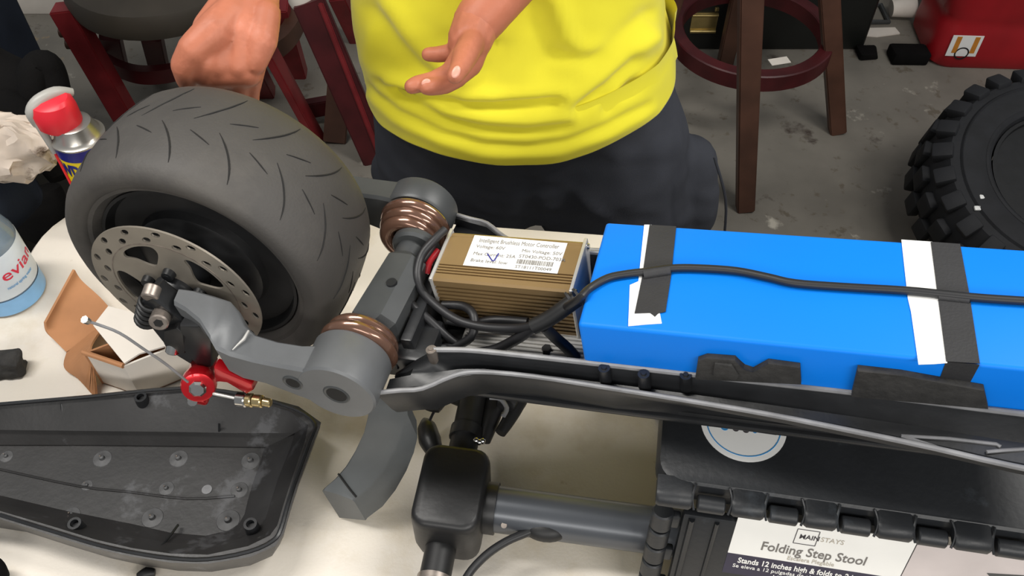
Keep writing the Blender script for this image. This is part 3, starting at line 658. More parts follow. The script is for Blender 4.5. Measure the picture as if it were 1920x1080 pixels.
for i in range(6):
    z = H-.036-i*.024; bm = nb(); lathe(bm, [(0, 0), (.0085, 0), (.0100, .0015), (.0100, .0195), (.0085, .021), (0, .021)], (.006, .012, z-.021), (0, 0, 1), 20); so('corner_hinge', bm, m_stool).matrix_basis = RT
    if i % 2 == 0: bm = nb(); box(bm, (.016, .0125, z-.0105), (.012, .008, .017), bev=.002); so('hinge_leaf', bm, m_stool).matrix_basis = RT
# paper label and round sticker
fm = lambda x, z: V((x, .006, z))
Q = [(sm@RT).inverted()@onplane(a, b, sm@RT@V((0, .006, 0)), (sm@RT).to_3x3()@V((0, 1, 0))) for a, b in ((1386, 963), (1384, 1038), (1700, 1081), (1712, 1004))]
lx0, lx1 = Q[0].x, (Q[2].x+Q[3].x)/2; lz1 = (Q[0].z); lz0 = Q[1].z
bm = nb(); box(bm, ((lx0+lx1)/2, .0059, (lz0+lz1)/2), (lx1-lx0, .0008, lz1-lz0)); lb = obj('paper_label', bm, m_label, sto, smooth=False); lb.matrix_basis = RT
m_lab2 = M('label_photo', (206, 196, 194), .5, var=.08, scale=14); m_lab3 = M('label_navy', (42, 38, 62), .5, var=.05)
bm = nb(); box(bm, (lx1+.06, .0059, (lz0+lz1)/2-.01), (.118, .0008, lz1-lz0+.02)); obj('label_picture', bm, m_lab2, lb, smooth=False)
bm = nb(); prism(bm, [(lx1+.03, .0054, lz0-.012), (lx1+.05, .0054, lz0+.012), (lx1+.07, .0054, lz0+.022), (lx1+.066, .0054, lz0+.026), (lx1+.118, .0054, lz0+.034), (lx1+.118, .0054, lz0-.012)], (0, -.0004, 0)); obj('pictured_object', bm, m_dgrey, lb, smooth=False)
bm = nb(); box(bm, ((lx0+lx1)/2, .0059, lz0-.002), (lx1-lx0, .00085, .004)); box(bm, ((lx0+lx1)/2, .0060, lz0-.016), (lx1-lx0, .00085, .0275)); obj('label_band', bm, m_lab3, lb, smooth=False, kind='stuff')
tm = planemx(V(((lx0+lx1)/2, .0053, (lz0+lz1)/2)), (1, 0, 0), (0, 0, 1)); LW = lx1-lx0; LH = lz1-lz0
txt = nb(); addtext(txt, 'Folding Step Stool', -LW*.02, -LH*.20, .017, mx=tm, width=LW*.60, bold=.0002); obj('label_title', txt, m_print, lb, smooth=False)
txt = nb(); addtext(txt, 'Escalera Plegable', -LW*.02, -LH*.40, .008, mx=tm, width=LW*.27)
obj('label_small_print', txt, m_tin, lb, smooth=False)
txt = nb(); addtext(txt, 'STAYS', LW*.055, LH*.18, .0085, mx=tm, width=LW*.13); obj('label_faint_print', txt, m_tin, lb, smooth=False)
txt = nb(); addtext(txt, 'MAIN', -LW*.075, LH*.18, .0085, mx=tm, width=LW*.11, bold=.0001)
for a, b, c, d in ((-.155, -.03, .36, .36), (-.155, -.03, .0, .0)):
    box(txt, tm@V(((a+b)/2*LW, c*LH, 0)), ((b-a)*LW, .0003, .0006))
for a in (-.155, -.03): box(txt, tm@V((a*LW, .18*LH, 0)), (.0006, .0003, .36*LH))
obj('label_logo', txt, m_printd, lb, smooth=False)
txt = nb(); addtext(txt, 'Stands 12 inches high & folds to 2 inches flat', 0, -LH*.5-.0085, .0105, mx=tm, width=LW*.86, bold=.0002); addtext(txt, 'Se eleva a 12 pulgadas de alto y se pliega a 2 pulgadas', 0, -LH*.5-.017, .007, mx=tm, width=LW*.9); addtext(txt, 'Holds up to 300 lb', 0, -LH*.5-.025, .007, mx=tm, width=LW*.4); obj('label_slogan', txt, m_label, lb, smooth=False)
pc = sm.inverted()@on(1394, 796, ZS)
bm = nb(); cyl(bm, (pc.x, pc.y, H), (pc.x, pc.y, H+.0006), .0385, .0385, 56); sk = so('round_sticker', bm, m_stick)
bm = nb(); lathe(bm, [(.0325, .0005), (.0335, .0005), (.0335, .0009), (.0325, .0009)], (pc.x, pc.y, H), (0, 0, 1), 56, True); obj('sticker_ring', bm, m_stickb, sk)
for dx, r_, mm in ((-.017, .0035, m_stickb), (-.007, .003, m_printd), (.002, .003, m_printd), (.010, .002, m_stickb)):
    bm = nb(); cyl(bm, (pc.x+dx, pc.y-.006, H+.0005), (pc.x+dx, pc.y-.006, H+.0009), r_, r_, 16); obj('sticker_dot', bm, mm, sk)
bm = nb(); box(bm, (pc.x+.021, pc.y-.006, H+.0007), (.016, .0018, .0004)); obj('sticker_dash', bm, m_printd, sk, smooth=False)

# ================================================================ SMALL THINGS ON THE TABLE
# spray can
cb_ = at(147, 256, 1.12); CZ = T
can = thing('spray_can', 'blue and yellow lubricant spray can with red cap, standing behind the black tyre', 'spray can', (cb_.x, cb_.y, CZ), math.radians(0))
zs = cb_.z-T; r = .031
def cano(n, bm, m, **k): return obj(n, bm, m, can, **k)
bm = nb(); lathe(bm, [(0, .001), (r-.003, .0), (r, .003), (r, zs)], (0, 0, 0), (0, 0, 1), 48); bd = cano('can_body', bm, m_yellow)
for z0, z1, rr in ((zs-.016, zs, r+.0003), (.003, .045, r+.0003)):
    bm = nb(); lathe(bm, [(rr, z0), (rr, z1)], (0, 0, 0), (0, 0, 1), 48); lathe(bm, [(rr-.001, z1), (rr-.001, z0)], (0, 0, 0), (0, 0, 1), 48); bmesh.ops.delete(bm, geom=[f for f in bm.faces if len(f.verts) > 4], context='FACES_ONLY'); obj('blue_band', bm, m_navy, bd)
bm = nb(); lathe(bm, [(r, zs-.001), (r+.0016, zs+.001), (r+.0016, zs+.003), (r-.001, zs+.0045), (r-.004, zs+.008), (.022, zs+.022), (.018, zs+.024), (0, zs+.024)], (0, 0, 0), (0, 0, 1), 48); cano('can_dome', bm, m_tin)
fa = math.radians(-112)                     # the side the lettering faces
def wraptext(s, size, ang, z, rad, mat, parent, width=None, bold=.0006, shear=0, name='lettering'):
    b = textbm(s, size, 'CENTER', bold, shear); bmesh.ops.subdivide_edges(b, edges=[e for e in b.edges if e.calc_length() > .004], cuts=2)
    if width:
        xs = [q.co.x for q in b.verts]; k = width/(max(xs)-min(xs))
        for q in b.verts: q.co.x *= k
    for q in b.verts:
        a = ang+q.co.x/rad; R2 = rad+.0004+q.co.z; q.co = V((R2*math.cos(a), R2*math.sin(a), z+q.co.y))
    return obj(name, b, mat, parent, smooth=False)
wraptext('WD-40', .026, math.radians(-94), zs-.032, r, m_navy, bd, width=.052, bold=.0012)
bm = nb(); cap = [V((-.014+.027*math.cos(t), .024*math.sin(t), 0)) for t in [2*math.pi*k/28 for k in range(28)]]
cz0 = zs+.018
loft(bm, [[V((p.x*k, p.y*k, z)) for p in cap] for k, z in ((.86, cz0), (1, cz0+.006), (1.02, cz0+.026), (.9, cz0+.037), (.6, cz0+.041))]); cp2 = cano('spray_cap', bm, m_sprayred)
bm = nb(); tube(bm, [(-.036, -.010, cz0+.010), (-.034, -.012, cz0+.03), (-.024, -.004, cz0+.040), (-.008, .010, cz0+.0415), (.006, .020, cz0+.034)], [.006, .0075, .008, .0075, .005], 12, smooth=4, flat=1); obj('actuator_strip', bm, m_spraygrey, cp2)
bm = nb(); tube(bm, [(-.034, -.012, cz0+.022), (-.031, -.014, cz0), (-.0285, -.0165, cz0-.03)], [.0055, .005, .003], 10, smooth=3); obj('straw_clip', bm, m_spraygrey, cp2)
bm = nb(); tube(bm, [(-.0285, -.0165, cz0-.02), (-.027, -.0175, .03)], .0016, 8); cano('red_straw', bm, m_sprayred)
# water bottle
bp_ = on(22, 548, T)
bo = thing('water_bottle', 'clear plastic water bottle with pale blue label at left table edge', 'bottle', (bp_.x, bp_.y, T))
br = .0425
bm = nb(); pr = [(0, .004), (.026, .001), (br-.005, .001), (br, .008), (br, .10), (br-.0015, .104), (br-.004, .112), (.03, .138), (.017, .158), (.0135, .165), (.0135, .185)]
lathe(bm, pr+[(.012, .185), (.012, .165), (.0155, .158), (.028, .137), (br-.0055, .112), (br-.003, .104), (br-.0015, .10), (br-.0015, .009), (0, .006)], (0, 0, 0), (0, 0, 1), 48); obj('bottle_wall', bm, m_bottle, bo)
bm = nb(); lathe(bm, [(0, .007), (br-.0022, .009), (br-.0022, .028), (0, .028)], (0, 0, 0), (0, 0, 1), 40); obj('water', bm, m_bottleblue, bo)
bm = nb(); lathe(bm, [(br+.0002, .03), (br+.0006, .031), (br+.0006, .094), (br+.0002, .095)], (0, 0, 0), (0, 0, 1), 48, False); bmesh.ops.delete(bm, geom=[f for f in bm.faces if len(f.verts) > 4], context='FACES_ONLY'); fl = obj('bottle_label', bm, m_water, bo)
bm = nb(); lathe(bm, [(br+.0007, .0035), (br+.0007, .028)], (0, 0, 0), (0, 0, 1), 48, False); bmesh.ops.delete(bm, geom=[f for f in bm.faces if len(f.verts) > 4], context='FACES_ONLY'); obj('blue_label_band', bm, m_bottleblue, fl)
wraptext('evian', .024, math.radians(-12), .066, br+.0006, m_pink, fl, width=.056, bold=.0001)
wraptext('natural spring water', .006, math.radians(-25), .047, br+.0006, m_bottleblue, fl, width=.040, bold=.0001)
bm = nb(); lathe(bm, [(0, .180), (.0155, .180), (.0155, .196), (.014, .198), (0, .198)], (0, 0, 0), (0, 0, 1), 28); obj('bottle_cap', bm, m_pink, bo)
# cardboard mailer
bx_ = thing('cardboard_box', 'small brown and white cardboard box with open flaps under the brake disc', 'box', on(240, 690, T))
def panel(pix, name, mat, th=.0025, bend=0):
    bm = nb(); hexa(bm, [on(a, b, T+z) for a, b, z in pix], th, .0004); return obj(name, bm, mat, bx_, world=True, angle=20)
hz = .062
pa, pb, pc_ = on(156, 661, T+hz), on(232, 687, T+hz), on(352, 640, T+hz)
def pan3(P, name, mat, th=.0025):
    bm = nb(); hexa(bm, P, th, .0004); return obj(name, bm, mat, bx_, world=True, angle=20)
dn = V((0, 0, -hz+.001)); pd = pa+(pc_-pb)
sidep = pan3([pa, pb, pb+dn, pa+dn], 'left_panel', m_cardw); pan3([pb, pc_, pc_+dn, pb+dn], 'front_panel', m_cardw); pan3([pc_, pd, pd+dn, pc_+dn], 'back_panel', m_card); pan3([pd, pa, pa+dn, pd+dn], 'end_panel', m_card)
pan3([pa+dn, pb+dn, pc_+dn, pd+dn], 'box_floor', m_card)
bm = nb(); tube(bm, [pa+V((0, 0, .001)), pb+V((0, 0, .001))], .0032, 8, flat=1); obj('torn_edge', bm, m_card, bx_, world=True)
fA, fB = on(178, 612, T+hz+.006), on(204, 577, T+hz+.006)
pan3([on(236, 684, T+hz+.001), on(352, 640, T+hz+.001), on(318, 600, T+hz+.012), fB, fA], 'white_flap', m_cardw) if False else None
bm = nb(); prism(bm, [on(a, b, T+z) for a, b, z in ((234, 683, hz+.002), (262, 665, hz+.002), (330, 645, hz+.006), (300, 600, hz+.012), (204, 576, hz+.012), (176, 612, hz+.01))], (0, 0, .0022)); obj('white_flap', bm, m_cardw, bx_, world=True)
def curved(rows, name, mat, th=.003):
    bm = nb(); A = smoothpath([on(*p[0][:2], T+p[0][2]) for p in rows], 5); B = smoothpath([on(*p[1][:2], T+p[1][2]) for p in rows], 5)
    n = [((A[min(i+1, len(A)-1)]-A[max(i-1, 0)]).cross(B[i]-A[i])).normalized()*th for i in range(len(A))]
    loft(bm, [[a, b, b+k, a+k] for a, b, k in zip(A, B, n)]); return obj(name, bm, mat, bx_, world=True, angle=30)
curved([((82, 604, .03), (136, 505, .04)), ((86, 622, .018), (150, 525, .03)), ((104, 640, .008), (190, 560, .02)), ((126, 662, .004), (225, 600, .012))], 'brown_flap', m_card)
curved([((126, 664, .006), (215, 590, .012)), ((124, 690, .004), (178, 640, .03)), ((150, 708, .003), (172, 662, .052)), ((184, 746, .003), (178, 690, .03))], 'brown_flap', m_card)
# foam chunk
fp_ = on(28, 695, T)
bm = nb(); box(bm, (0, 0, .014), (.040, .026, .028), bev=.005, seg=3); bmesh.ops.subdivide_edges(bm, edges=bm.edges, cuts=2, use_grid_fill=True); rough(bm, .006, 70, 3)
for v in bm.verts: v.co.z = max(0, v.co.z)
fo = obj('foam_chunk', bm, m_foam, None); fo.location = (fp_.x-.004, fp_.y, T); tag(fo, 'torn black foam chunk lying on the white table at left', 'foam')
# dark grip at the lower left corner
gp = on(20, 1070, T)
bm = nb(); tube(bm, [(-.06, -.06, .022), (-.02, -.01, .026), (.012, .016, .024), (.02, .03, .018)], [.022, .024, .02, .012], 16, smooth=4, flat=1.0); rough(bm, .004, 60, 8)
for v in bm.verts: v.co.z = max(0.0005, v.co.z)
go = obj('black_glove', bm, m_bag, None); go.location = (gp.x-.022, gp.y-.035, T); tag(go, 'crumpled black glove at the near left corner below the deck cover', 'glove')
sp_ = on(275, 1073, T); bm = nb(); tube(bm, [(-.008, -.003, .006), (0, 0, .007), (.008, .001, .006)], [.004, .0065, .004], 12, smooth=3); co = obj('hex_key_handle', bm, m_rubber, None); co.location = (sp_.x+.003, sp_.y-.004, T-.0005); tag(co, 'small dark rubber handle at the bottom edge below the deck cover', 'tool')
# grit on the table top
gr = thing('table_grit', 'scattered dark crumbs on the bare white table top', 'grit', (0, 0, T)) if False else None

# ================================================================ PERSON
pr_ = thing('person', 'person in a bright yellow t-shirt and dark trousers turning the wheel by hand', 'person', (.05, 1.15, 0))
def ball_chain(bm, pts, rr):
    for (p, q), (a, b) in zip(zip(pts, pts[1:]), zip(rr, rr[1:])):
        p, q = V(p), V(q); tube(bm, [p+(q-p)*t for t in (0, .34, .67, 1)], [a+(b-a)*t for t in (0, .34, .67, 1)], 14)
    for p, a in zip(pts, rr): bmesh.ops.create_icosphere(bm, subdivisions=2, radius=a, matrix=Matrix.Translation(V(p)))
def remesh(bm, vox, sm_it=4, fac=.5):
    bmesh.ops.recalc_face_normals(bm, faces=bm.faces); me = bpy.data.meshes.new('t'); bm.to_mesh(me); bm.free(); o = bpy.data.objects.new('t', me); COL.objects.link(o)
    md = o.modifiers.new('r', 'REMESH'); md.mode = 'VOXEL'; md.voxel_size = vox; md.use_smooth_shade = True
    s = o.modifiers.new('s', 'SMOOTH'); s.iterations = sm_it; s.factor = fac
    m2 = meshof(o); b = nb(); b.from_mesh(m2); bpy.data.meshes.remove(m2); return b
# -- body: torso core, head, arms and hands in one skin
bm = nb()
sR, eR, wR = V((-.215, 1.13, 1.37)), V((-.40, 1.12, 1.14)), at(470, -45, .93)
sL, eL, wL = V((.235, 1.15, 1.38)), V((.125, 1.06, 1.19)), at(893, 45, 1.045)
ball_chain(bm, [(.012, 1.16, .9), (.012, 1.165, 1.1), (.01, 1.16, 1.3), (.01, 1.15, 1.42), (.01, 1.13, 1.50)], [.11, .11, .12, .065, .058])
ball_chain(bm, [(0, 1.16, 1.34), sR, sR+(eR-sR)*.5, eR, eR+(wR-eR)*.3, wR], [.07, .056, .047, .038, .042, .031])
ball_chain(bm, [(.02, 1.16, 1.34), sL, sL+(eL-sL)*.5, eL, eL+(wL-eL)*.3, wL], [.07, .056, .047, .038, .042, .029])
hd = V((.01, 1.10, 1.60))
bmesh.ops.create_uvsphere(bm, u_segments=24, v_segments=16, radius=1, matrix=Matrix.Translation(hd)@Matrix.Diagonal((.076, .096, .115, 1)))
ball_chain(bm, [hd+V((0, -.06, -.07)), hd+V((0, -.075, -.095))], [.045, .028]); ball_chain(bm, [hd+V((0, -.092, .012)), hd+V((0, -.112, -.022))], [.010, .014])
for s in (-1, 1): bmesh.ops.create_uvsphere(bm, u_segments=10, v_segments=8, radius=1, matrix=Matrix.Translation(hd+V((s*.077, .01, -.01)))@Matrix.Diagonal((.012, .02, .032, 1)))
ball_chain(bm, [hd+V((-.022, -.09, -.055)), hd+V((0, -.098, -.053)), hd+V((.022, -.09, -.055))], [.006, .009, .006])
coarse = remesh(bm, .006, 3)
# hands at a finer grain
bm = nb()
def A(px, py, d): return at(px, py, d)
# right hand, palm to the viewer, fingers hooked behind the tyre
ball_chain(bm, [eR+(wR-eR)*.55, wR, A(468, 0, .905)], [.036, .0305, .029])
RHf = [((430, 5, .895), (395, 55, .885), (372, 112, .888), (385, 165, .915), (400, 190, .94)), ((450, 5, .893), (428, 60, .882), (412, 122, .884), (415, 175, .915), (425, 200, .94)),
       ((472, 5, .893), (460, 60, .882), (450, 125, .886), (447, 178, .915), (452, 205, .94)), ((495, 5, .895), (490, 55, .886), (478, 118, .892), (470, 170, .918), (470, 200, .94))]
for f, k in zip(RHf, (1, 1.02, 1, .9)): ball_chain(bm, [A(*p) for p in f], [.017*k, .0175*k, .0130*k, .0105*k, .0092*k])
ball_chain(bm, [A(438, 20, .882), A(408, 55, .872), A(366, 92, .868), A(346, 122, .876), A(352, 150, .893)], [.017, .0195, .0165, .0135, .0115])   # thumb and its mount
ball_chain(bm, [A(500, 25, .885), A(492, 75, .878), A(478, 118, .885)], [.014, .015, .012])
for row in (((398, 60, .884), (485, 50, .886)), ((388, 90, .883), (486, 82, .884)), ((384, 118, .886), (474, 112, .887)), ((392, 140, .893), (466, 138, .893))): ball_chain(bm, [A(*row[0]), A(*row[1])], [.0145, .0135])
ball_chain(bm, [A(395, 85, .874), A(392, 118, .876), A(385, 145, .888)], [.012, .0115, .0105])
# left hand, seen from its back and side
ball_chain(bm, [eL+(wL-eL)*.5, wL, A(880, 78, 1.035)], [.034, .0275, .026])
LH_ = [((882, 70, 1.035), (868, 110, 1.025), (845, 138, 1.018), (812, 152, 1.012), (782, 158, 1.006), (772, 162, 1.004)),
       ((895, 75, 1.04), (880, 118, 1.035), (850, 148, 1.02), (826, 160, 1.01), (806, 163, 1.0), (800, 164, .998)),
       ((890, 70, 1.05), (882, 112, 1.05), (858, 145, 1.045), (835, 160, 1.035), (815, 162, 1.03)),
       ((885, 65, 1.055), (880, 105, 1.06), (862, 135, 1.06), (842, 148, 1.055), (826, 155, 1.05))]
for f, k in zip(LH_, (1.0, 1.0, .95, .85)):
    rr = [.0165, .016, .0125, .0108, .0098, .0088][:len(f)]; ball_chain(bm, [A(*p) for p in f], [x*k for x in rr])
ball_chain(bm, [A(884, 80, 1.02), A(872, 105, 1.005), A(862, 128, .99), A(853, 142, .98)], [.0155, .0145, .0115, .0095])          # thumb towards the viewer
ball_chain(bm, [A(872, 88, 1.04), A(848, 98, 1.045), A(822, 102, 1.05), A(803, 102, 1.052)], [.013, .0105, .0095, .0085])        # little finger stretched out to the left
fine = remesh(bm, .0022, 3)
me = bpy.data.meshes.new('t'); fine.to_mesh(me); fine.free(); coarse.from_mesh(me); bpy.data.meshes.remove(me)
body = obj('body', coarse, m_skin, pr_, world=True, angle=180)
def nail(p, nrm, up, sx, sy, name='fingernail'):
    nrm = V(nrm).normalized(); up = V(up); m = planemx(V(p), up.cross(nrm), up); bm = nb(); bmesh.ops.create_uvsphere(bm, u_segments=14, v_segments=8, radius=1, matrix=m@Matrix.Diagonal((sx, sy, .0016, 1))); obj(name, bm, m_nail, body, world=True)
tc_ = A(855, 135, .972); nail(tc_, CP-tc_, A(865, 118, .98)-A(850, 150, .98), (.0045), .0072)
tc_ = A(799, 155, .992); nail(tc_, CP-tc_, A(815, 150, 1)-A(795, 160, 1), .0042, .0055)
for s in (-1, 1):
    bm = nb(); bmesh.ops.create_uvsphere(bm, u_segments=12, v_segments=8, radius=.011, matrix=Matrix.Translation(hd+V((s*.03, -.083, .005)))); obj('eye', bm, m_eye, pr_, world=True)
    bm = nb(); bmesh.ops.create_uvsphere(bm, u_segments=10, v_segments=6, radius=.0055, matrix=Matrix.Translation(hd+V((s*.03, -.0895, .0035)))); obj('iris', bm, m_hair, pr_, world=True)
bm = nb(); bmesh.ops.create_uvsphere(bm, u_segments=28, v_segments=18, radius=1, matrix=Matrix.Translation(hd+V((0, .012, .02)))@Matrix.Diagonal((.082, .098, .108, 1)))
bmesh.ops.delete(bm, geom=[v for v in bm.verts if v.co.y < hd.y-.05 and v.co.z < hd.z+.05 or v.co.z < hd.z-.05], context='VERTS'); obj('hair', bm, m_hair, pr_, world=True)
# -- t-shirt
prof = [  # z, centre x, half width left, half width right, front depth, back depth, centre y
    (.795, .013, .232, .228, .165, .13, 1.12), (.83, .012, .233, .232, .167, .13, 1.12), (.87, .010, .234, .224, .165, .13, 1.125), (.92, .006, .233, .210, .160, .128, 1.13), (.97, .002, .226, .205, .155, .126, 1.135),
    (1.05, .0, .21, .2, .15, .125, 1.14), (1.15, .0, .205, .2, .145, .125, 1.145), (1.25, .002, .205, .205, .14, .12, 1.15), (1.33, .005, .205, .21, .12, .11, 1.15), (1.385, .008, .18, .185, .10, .09, 1.15), (1.425, .01, .12, .125, .08, .075, 1.15), (1.45, .01, .075, .075, .075, .07, 1.14)]
def pint(z):
    for a, b in zip(prof, prof[1:]):
        if z <= b[0]: t = (z-a[0])/(b[0]-a[0]); return [x+(y-x)*t for x, y in zip(a, b)]
    return list(prof[-1])
folds = [  # photo polyline, width px, height m (ridge +, groove -)
    ([(690, 165), (745, 210), (830, 250), (910, 272), (985, 275), (1060, 268), (1140, 240), (1215, 200)], 6, -.006), ([(690, 180), (740, 222), (830, 265), (900, 288), (985, 290), (1060, 283), (1140, 256), (1225, 205)], 9, .004),
    ([(745, 168), (800, 182), (860, 196), (930, 198), (1000, 192), (1045, 188)], 9, -.011), ([(740, 150), (800, 166), (860, 181), (930, 183), (1000, 177), (1050, 172)], 11, .008),
    ([(715, 150), (760, 185), (830, 222), (900, 240), (980, 246), (1060, 238)], 8, -.007), ([(720, 135), (770, 172), (840, 208), (910, 224), (985, 228), (1070, 215)], 10, .005),
    ([(700, 20), (735, 70), (780, 125), (850, 170)], 14, -.008), ([(730, 10), (765, 60), (810, 110), (870, 150)], 16, .008),
    ([(905, 165), (925, 120), (930, 85)], 10, -.006), ([(1000, 20), (1012, 70), (1020, 120)], 20, -.008), ([(1040, 0), (1060, 60), (1085, 95), (1150, 90), (1210, 60)], 14, .009), ([(1050, 105), (1110, 108), (1160, 80), (1220, 30)], 12, -.009),
    ([(1060, 190), (1110, 150), (1170, 110), (1220, 60)], 12, .008), ([(1085, 205), (1140, 165), (1185, 110)], 10, -.009), ([(1145, 205), (1170, 180), (1190, 160)], 9, -.010), ([(1160, 190), (1150, 160), (1190, 110), (1225, 85)], 12, .005), ([(1200, 215), (1215, 150), (1235, 90)], 14, .002), ([(700, 60), (690, 110), (720, 160)], 12, .006)]
def foldh(px, py):
    h = 0
    for P, wd, am in folds:
        best = 1e9
        for (x0, y0), (x1, y1) in zip(P, P[1:]):
            dx, dy = x1-x0, y1-y0; t = max(0, min(1, ((px-x0)*dx+(py-y0)*dy)/(dx*dx+dy*dy))); best = min(best, (px-x0-dx*t)**2+(py-y0-dy*t)**2)
        h += am*math.exp(-best/(2*wd*wd))
    return h
NT, NZ = 150, 110; bm = nb(); rings = []
def shirt_pt(th, z, off=0):
    _, cx, hl, hr, bf, bb, cy = pint(z); c, s = math.cos(th), math.sin(th)
    k = .86; ax = math.copysign(abs(c)**k, c); ay = math.copysign(abs(s)**k, s)
    return V((cx+ax*((hr if c > 0 else hl)+off), cy+ay*((bb if s > 0 else bf)+off), z))
for i in range(NZ+1):
    t = i/NZ; ring = []
    for k in range(NT):
        th = 2*math.pi*k/NT; c, s = math.cos(th), math.sin(th)
        zh = .797+(.012 if c < 0 else .05)*c*c*(1 if s < .2 else 1)+.004*math.sin(5*th)
        z = zh+(1.45-zh)*t**1.25
        p = shirt_pt(th, z); q = shirt_pt(th, z, .01); n = (q-p).normalized()
        if s < .35 and z < 1.06: px, py = proj(p); p = p+n*foldh(px, py)*max(0, min(1, (.25-s)*1.4))
        p += n*(.003*noise.noise(p*9)+.0015*noise.noise(p*25)+.006*(1-t)*math.sin(3*th+1)*(1 if s > 0 else .3)); ring.append(p)
    rings.append(ring)
inner = [p+(V((.01, 1.13, p.z))-p).normalized()*.012+V((0, 0, .001)) for p in rings[0]]; inner2 = [p+V((0, 0, .08)) for p in inner]
loft(bm, [inner2, inner]+rings, True, False); sh = obj('t_shirt', bm, m_shirt, pr_, world=True, angle=180)
bm = nb()
for s_, e_ in ((sR, eR), (sL, eL)):
    d = (e_-s_).normalized(); tube(bm, [s_-d*.05+V((0, 0, -.015)), s_+d*.03, s_+d*.16, s_+d*.155], [.075, .078, .074, .05], 28) if False else None
for s_, e_ in ((sR, eR), (sL, eL)):
    d = (e_-s_).normalized(); bm = nb(); tube(bm, [s_-d*.04, s_, s_+d*.06, s_+d*.14, s_+d*.15, s_+d*.145], [.062, .07, .07, .07, .069, .05], 28); obj('sleeve', bm, m_shirt, sh, world=True)
# -- trousers and shoes
bm = nb()
ball_chain(bm, [(.0, 1.14, .82), (.01, 1.14, .72), (.01, 1.15, .66)], [.145, .16, .15])
ball_chain(bm, [(-.09, 1.135, .80), (-.10, 1.13, .66), (-.105, 1.13, .45), (-.12, 1.15, .25), (-.13, 1.16, .06)], [.13, .125, .105, .09, .085])
ball_chain(bm, [(.11, 1.14, .80), (.15, 1.14, .66), (.20, 1.14, .45), (.235, 1.15, .25), (.25, 1.16, .06)], [.13, .145, .125, .10, .09])
ball_chain(bm, [(.30, 1.15, .62), (.315, 1.15, .50)], [.05, .055]); ball_chain(bm, [(-.20, 1.15, .62), (-.2, 1.15, .5)], [.035, .04])
tr = remesh(bm, .009, 6)
for v in tr.verts:
    p = v.co; n = v.normal; a = .006*noise.noise(V((p.x*6, p.y*6, p.z*14)))+.008*max(0, noise.noise(V((p.x*11+3, p.y*9, (p.z+p.x*.6)*26))))
    a -= .009*math.exp(-((p.x-.025-(.7-p.z)*.10)/.02)**2) if p.z < .74 and p.y < 1.1 else 0
    v.co = p+n*a
obj('trousers', tr, m_pants, pr_, world=True, angle=180)
bm = nb(); tube(bm, [(.305, 1.03, .74), (.335, 1.02, .66), (.352, 1.03, .56)], .0022, 6, smooth=4); obj('pocket_seam', bm, m_pants, pr_, world=True)
for x in (-.135, .255):
    bm = nb(); tube(bm, [(x, 1.23, .045), (x, 1.18, .05), (x, 1.08, .045), (x, .98, .034), (x, .945, .026)], [.03, .044, .045, .034, .018], 16, smooth=3)
    for v in bm.verts: v.co.z = max(.001, v.co.z)
    obj('shoe', bm, m_shoe, pr_, world=True)
# ================================================================ BEHIND THE TABLE
def leg(bm, a, b, w, d, taper=.85, rot=0):
    """square leg from foot a to top b"""
    a, b = V(a), V(b); t = (b-a).normalized(); x = V((math.cos(rot), math.sin(rot), 0)); x = (x-t*x.dot(t)).normalized(); y = t.cross(x)
    def q(p, k): return [p+x*sx*w/2*k+y*sy*d/2*k for sx, sy in ((-1, -1), (1, -1), (1, 1), (-1, 1))]
    loft(bm, [q(a, taper), q(b, 1)]); bmesh.ops.bevel(bm, geom=bm.edges[:], offset=.003, segments=2, affect='EDGES')
def flatring(bm, c, r0, r1, h, a0=0, a1=360, seg=60):
    n = seg; full = a1-a0 >= 360; rg = []
    for i in range(n+(0 if full else 1)):
        a = math.radians(a0+(a1-a0)*i/n); u = V((math.cos(a), math.sin(a), 0)); c_ = V(c); rg.append([c_+u*r0, c_+u*r1, c_+u*r1+V((0, 0, h-.003)), c_+u*(r1-.003)+V((0, 0, h)), c_+u*(r0+.003)+V((0, 0, h)), c_+u*r0+V((0, 0, h-.003))])
    if full: rg.append(rg[0])
    loft(bm, rg, True, not full)
def foot(px, py): p = on(px, py, 0); return V((p.x, p.y, .0))
# ---- dark round bar stool on the right
f1, f2 = foot(1397, 392), foot(1570, 247)
c0 = V((.628, 1.985, 0))
bs = thing('bar_stool', 'dark brown round bar stool with ring footrest, right of the person', 'stool', (c0.x, c0.y, 0))
t1 = ony(1407, 20, f1.y+.05); t2 = ony(1556, 20, f2.y+.03)
L4 = [(f1, f1+(t1-f1)*1.35), (f2, f2+(t2-f2)*1.9), (V((.352, 2.0, 0)), V((.44, 2.0, .74))), (V((.64, 2.27, 0)), V((.62, 2.18, .74)))]
for a, b in L4: 
    b = a+(b-a)*(.73/(b.z-a.z)); bm = nb(); leg(bm, a, b, .052, .042); obj('leg', bm, m_brown, bs, world=True)
rc_ = on(1411, 50, .265)
bm = nb(); flatring(bm, (rc_.x, rc_.y, .22), .182, .217, .045); obj('footrest_ring', bm, m_dkred, bs, world=True)
bm = nb(); lathe(bm, [(0, .73), (.2, .73), (.21, .74), (.21, .775), (.195, .80), (0, .81)], (c0.x-.05, c0.y+.02, 0), (0, 0, 1), 48); obj('seat', bm, m_seat, bs, world=True)
pp = on(1462, 112, .262); pp = on(1462, 112, .27); bm = nb(); box(bm, (0, 0, .0006), (.052, .026, .0012), Matrix.Rotation(.25, 3, 'Z')); o = obj('paper_scrap', bm, m_cardw, None); o.location = (pp.x, pp.y, .2655); tag(o, 'white torn card scrap lying on the bar stool ring', 'paper')
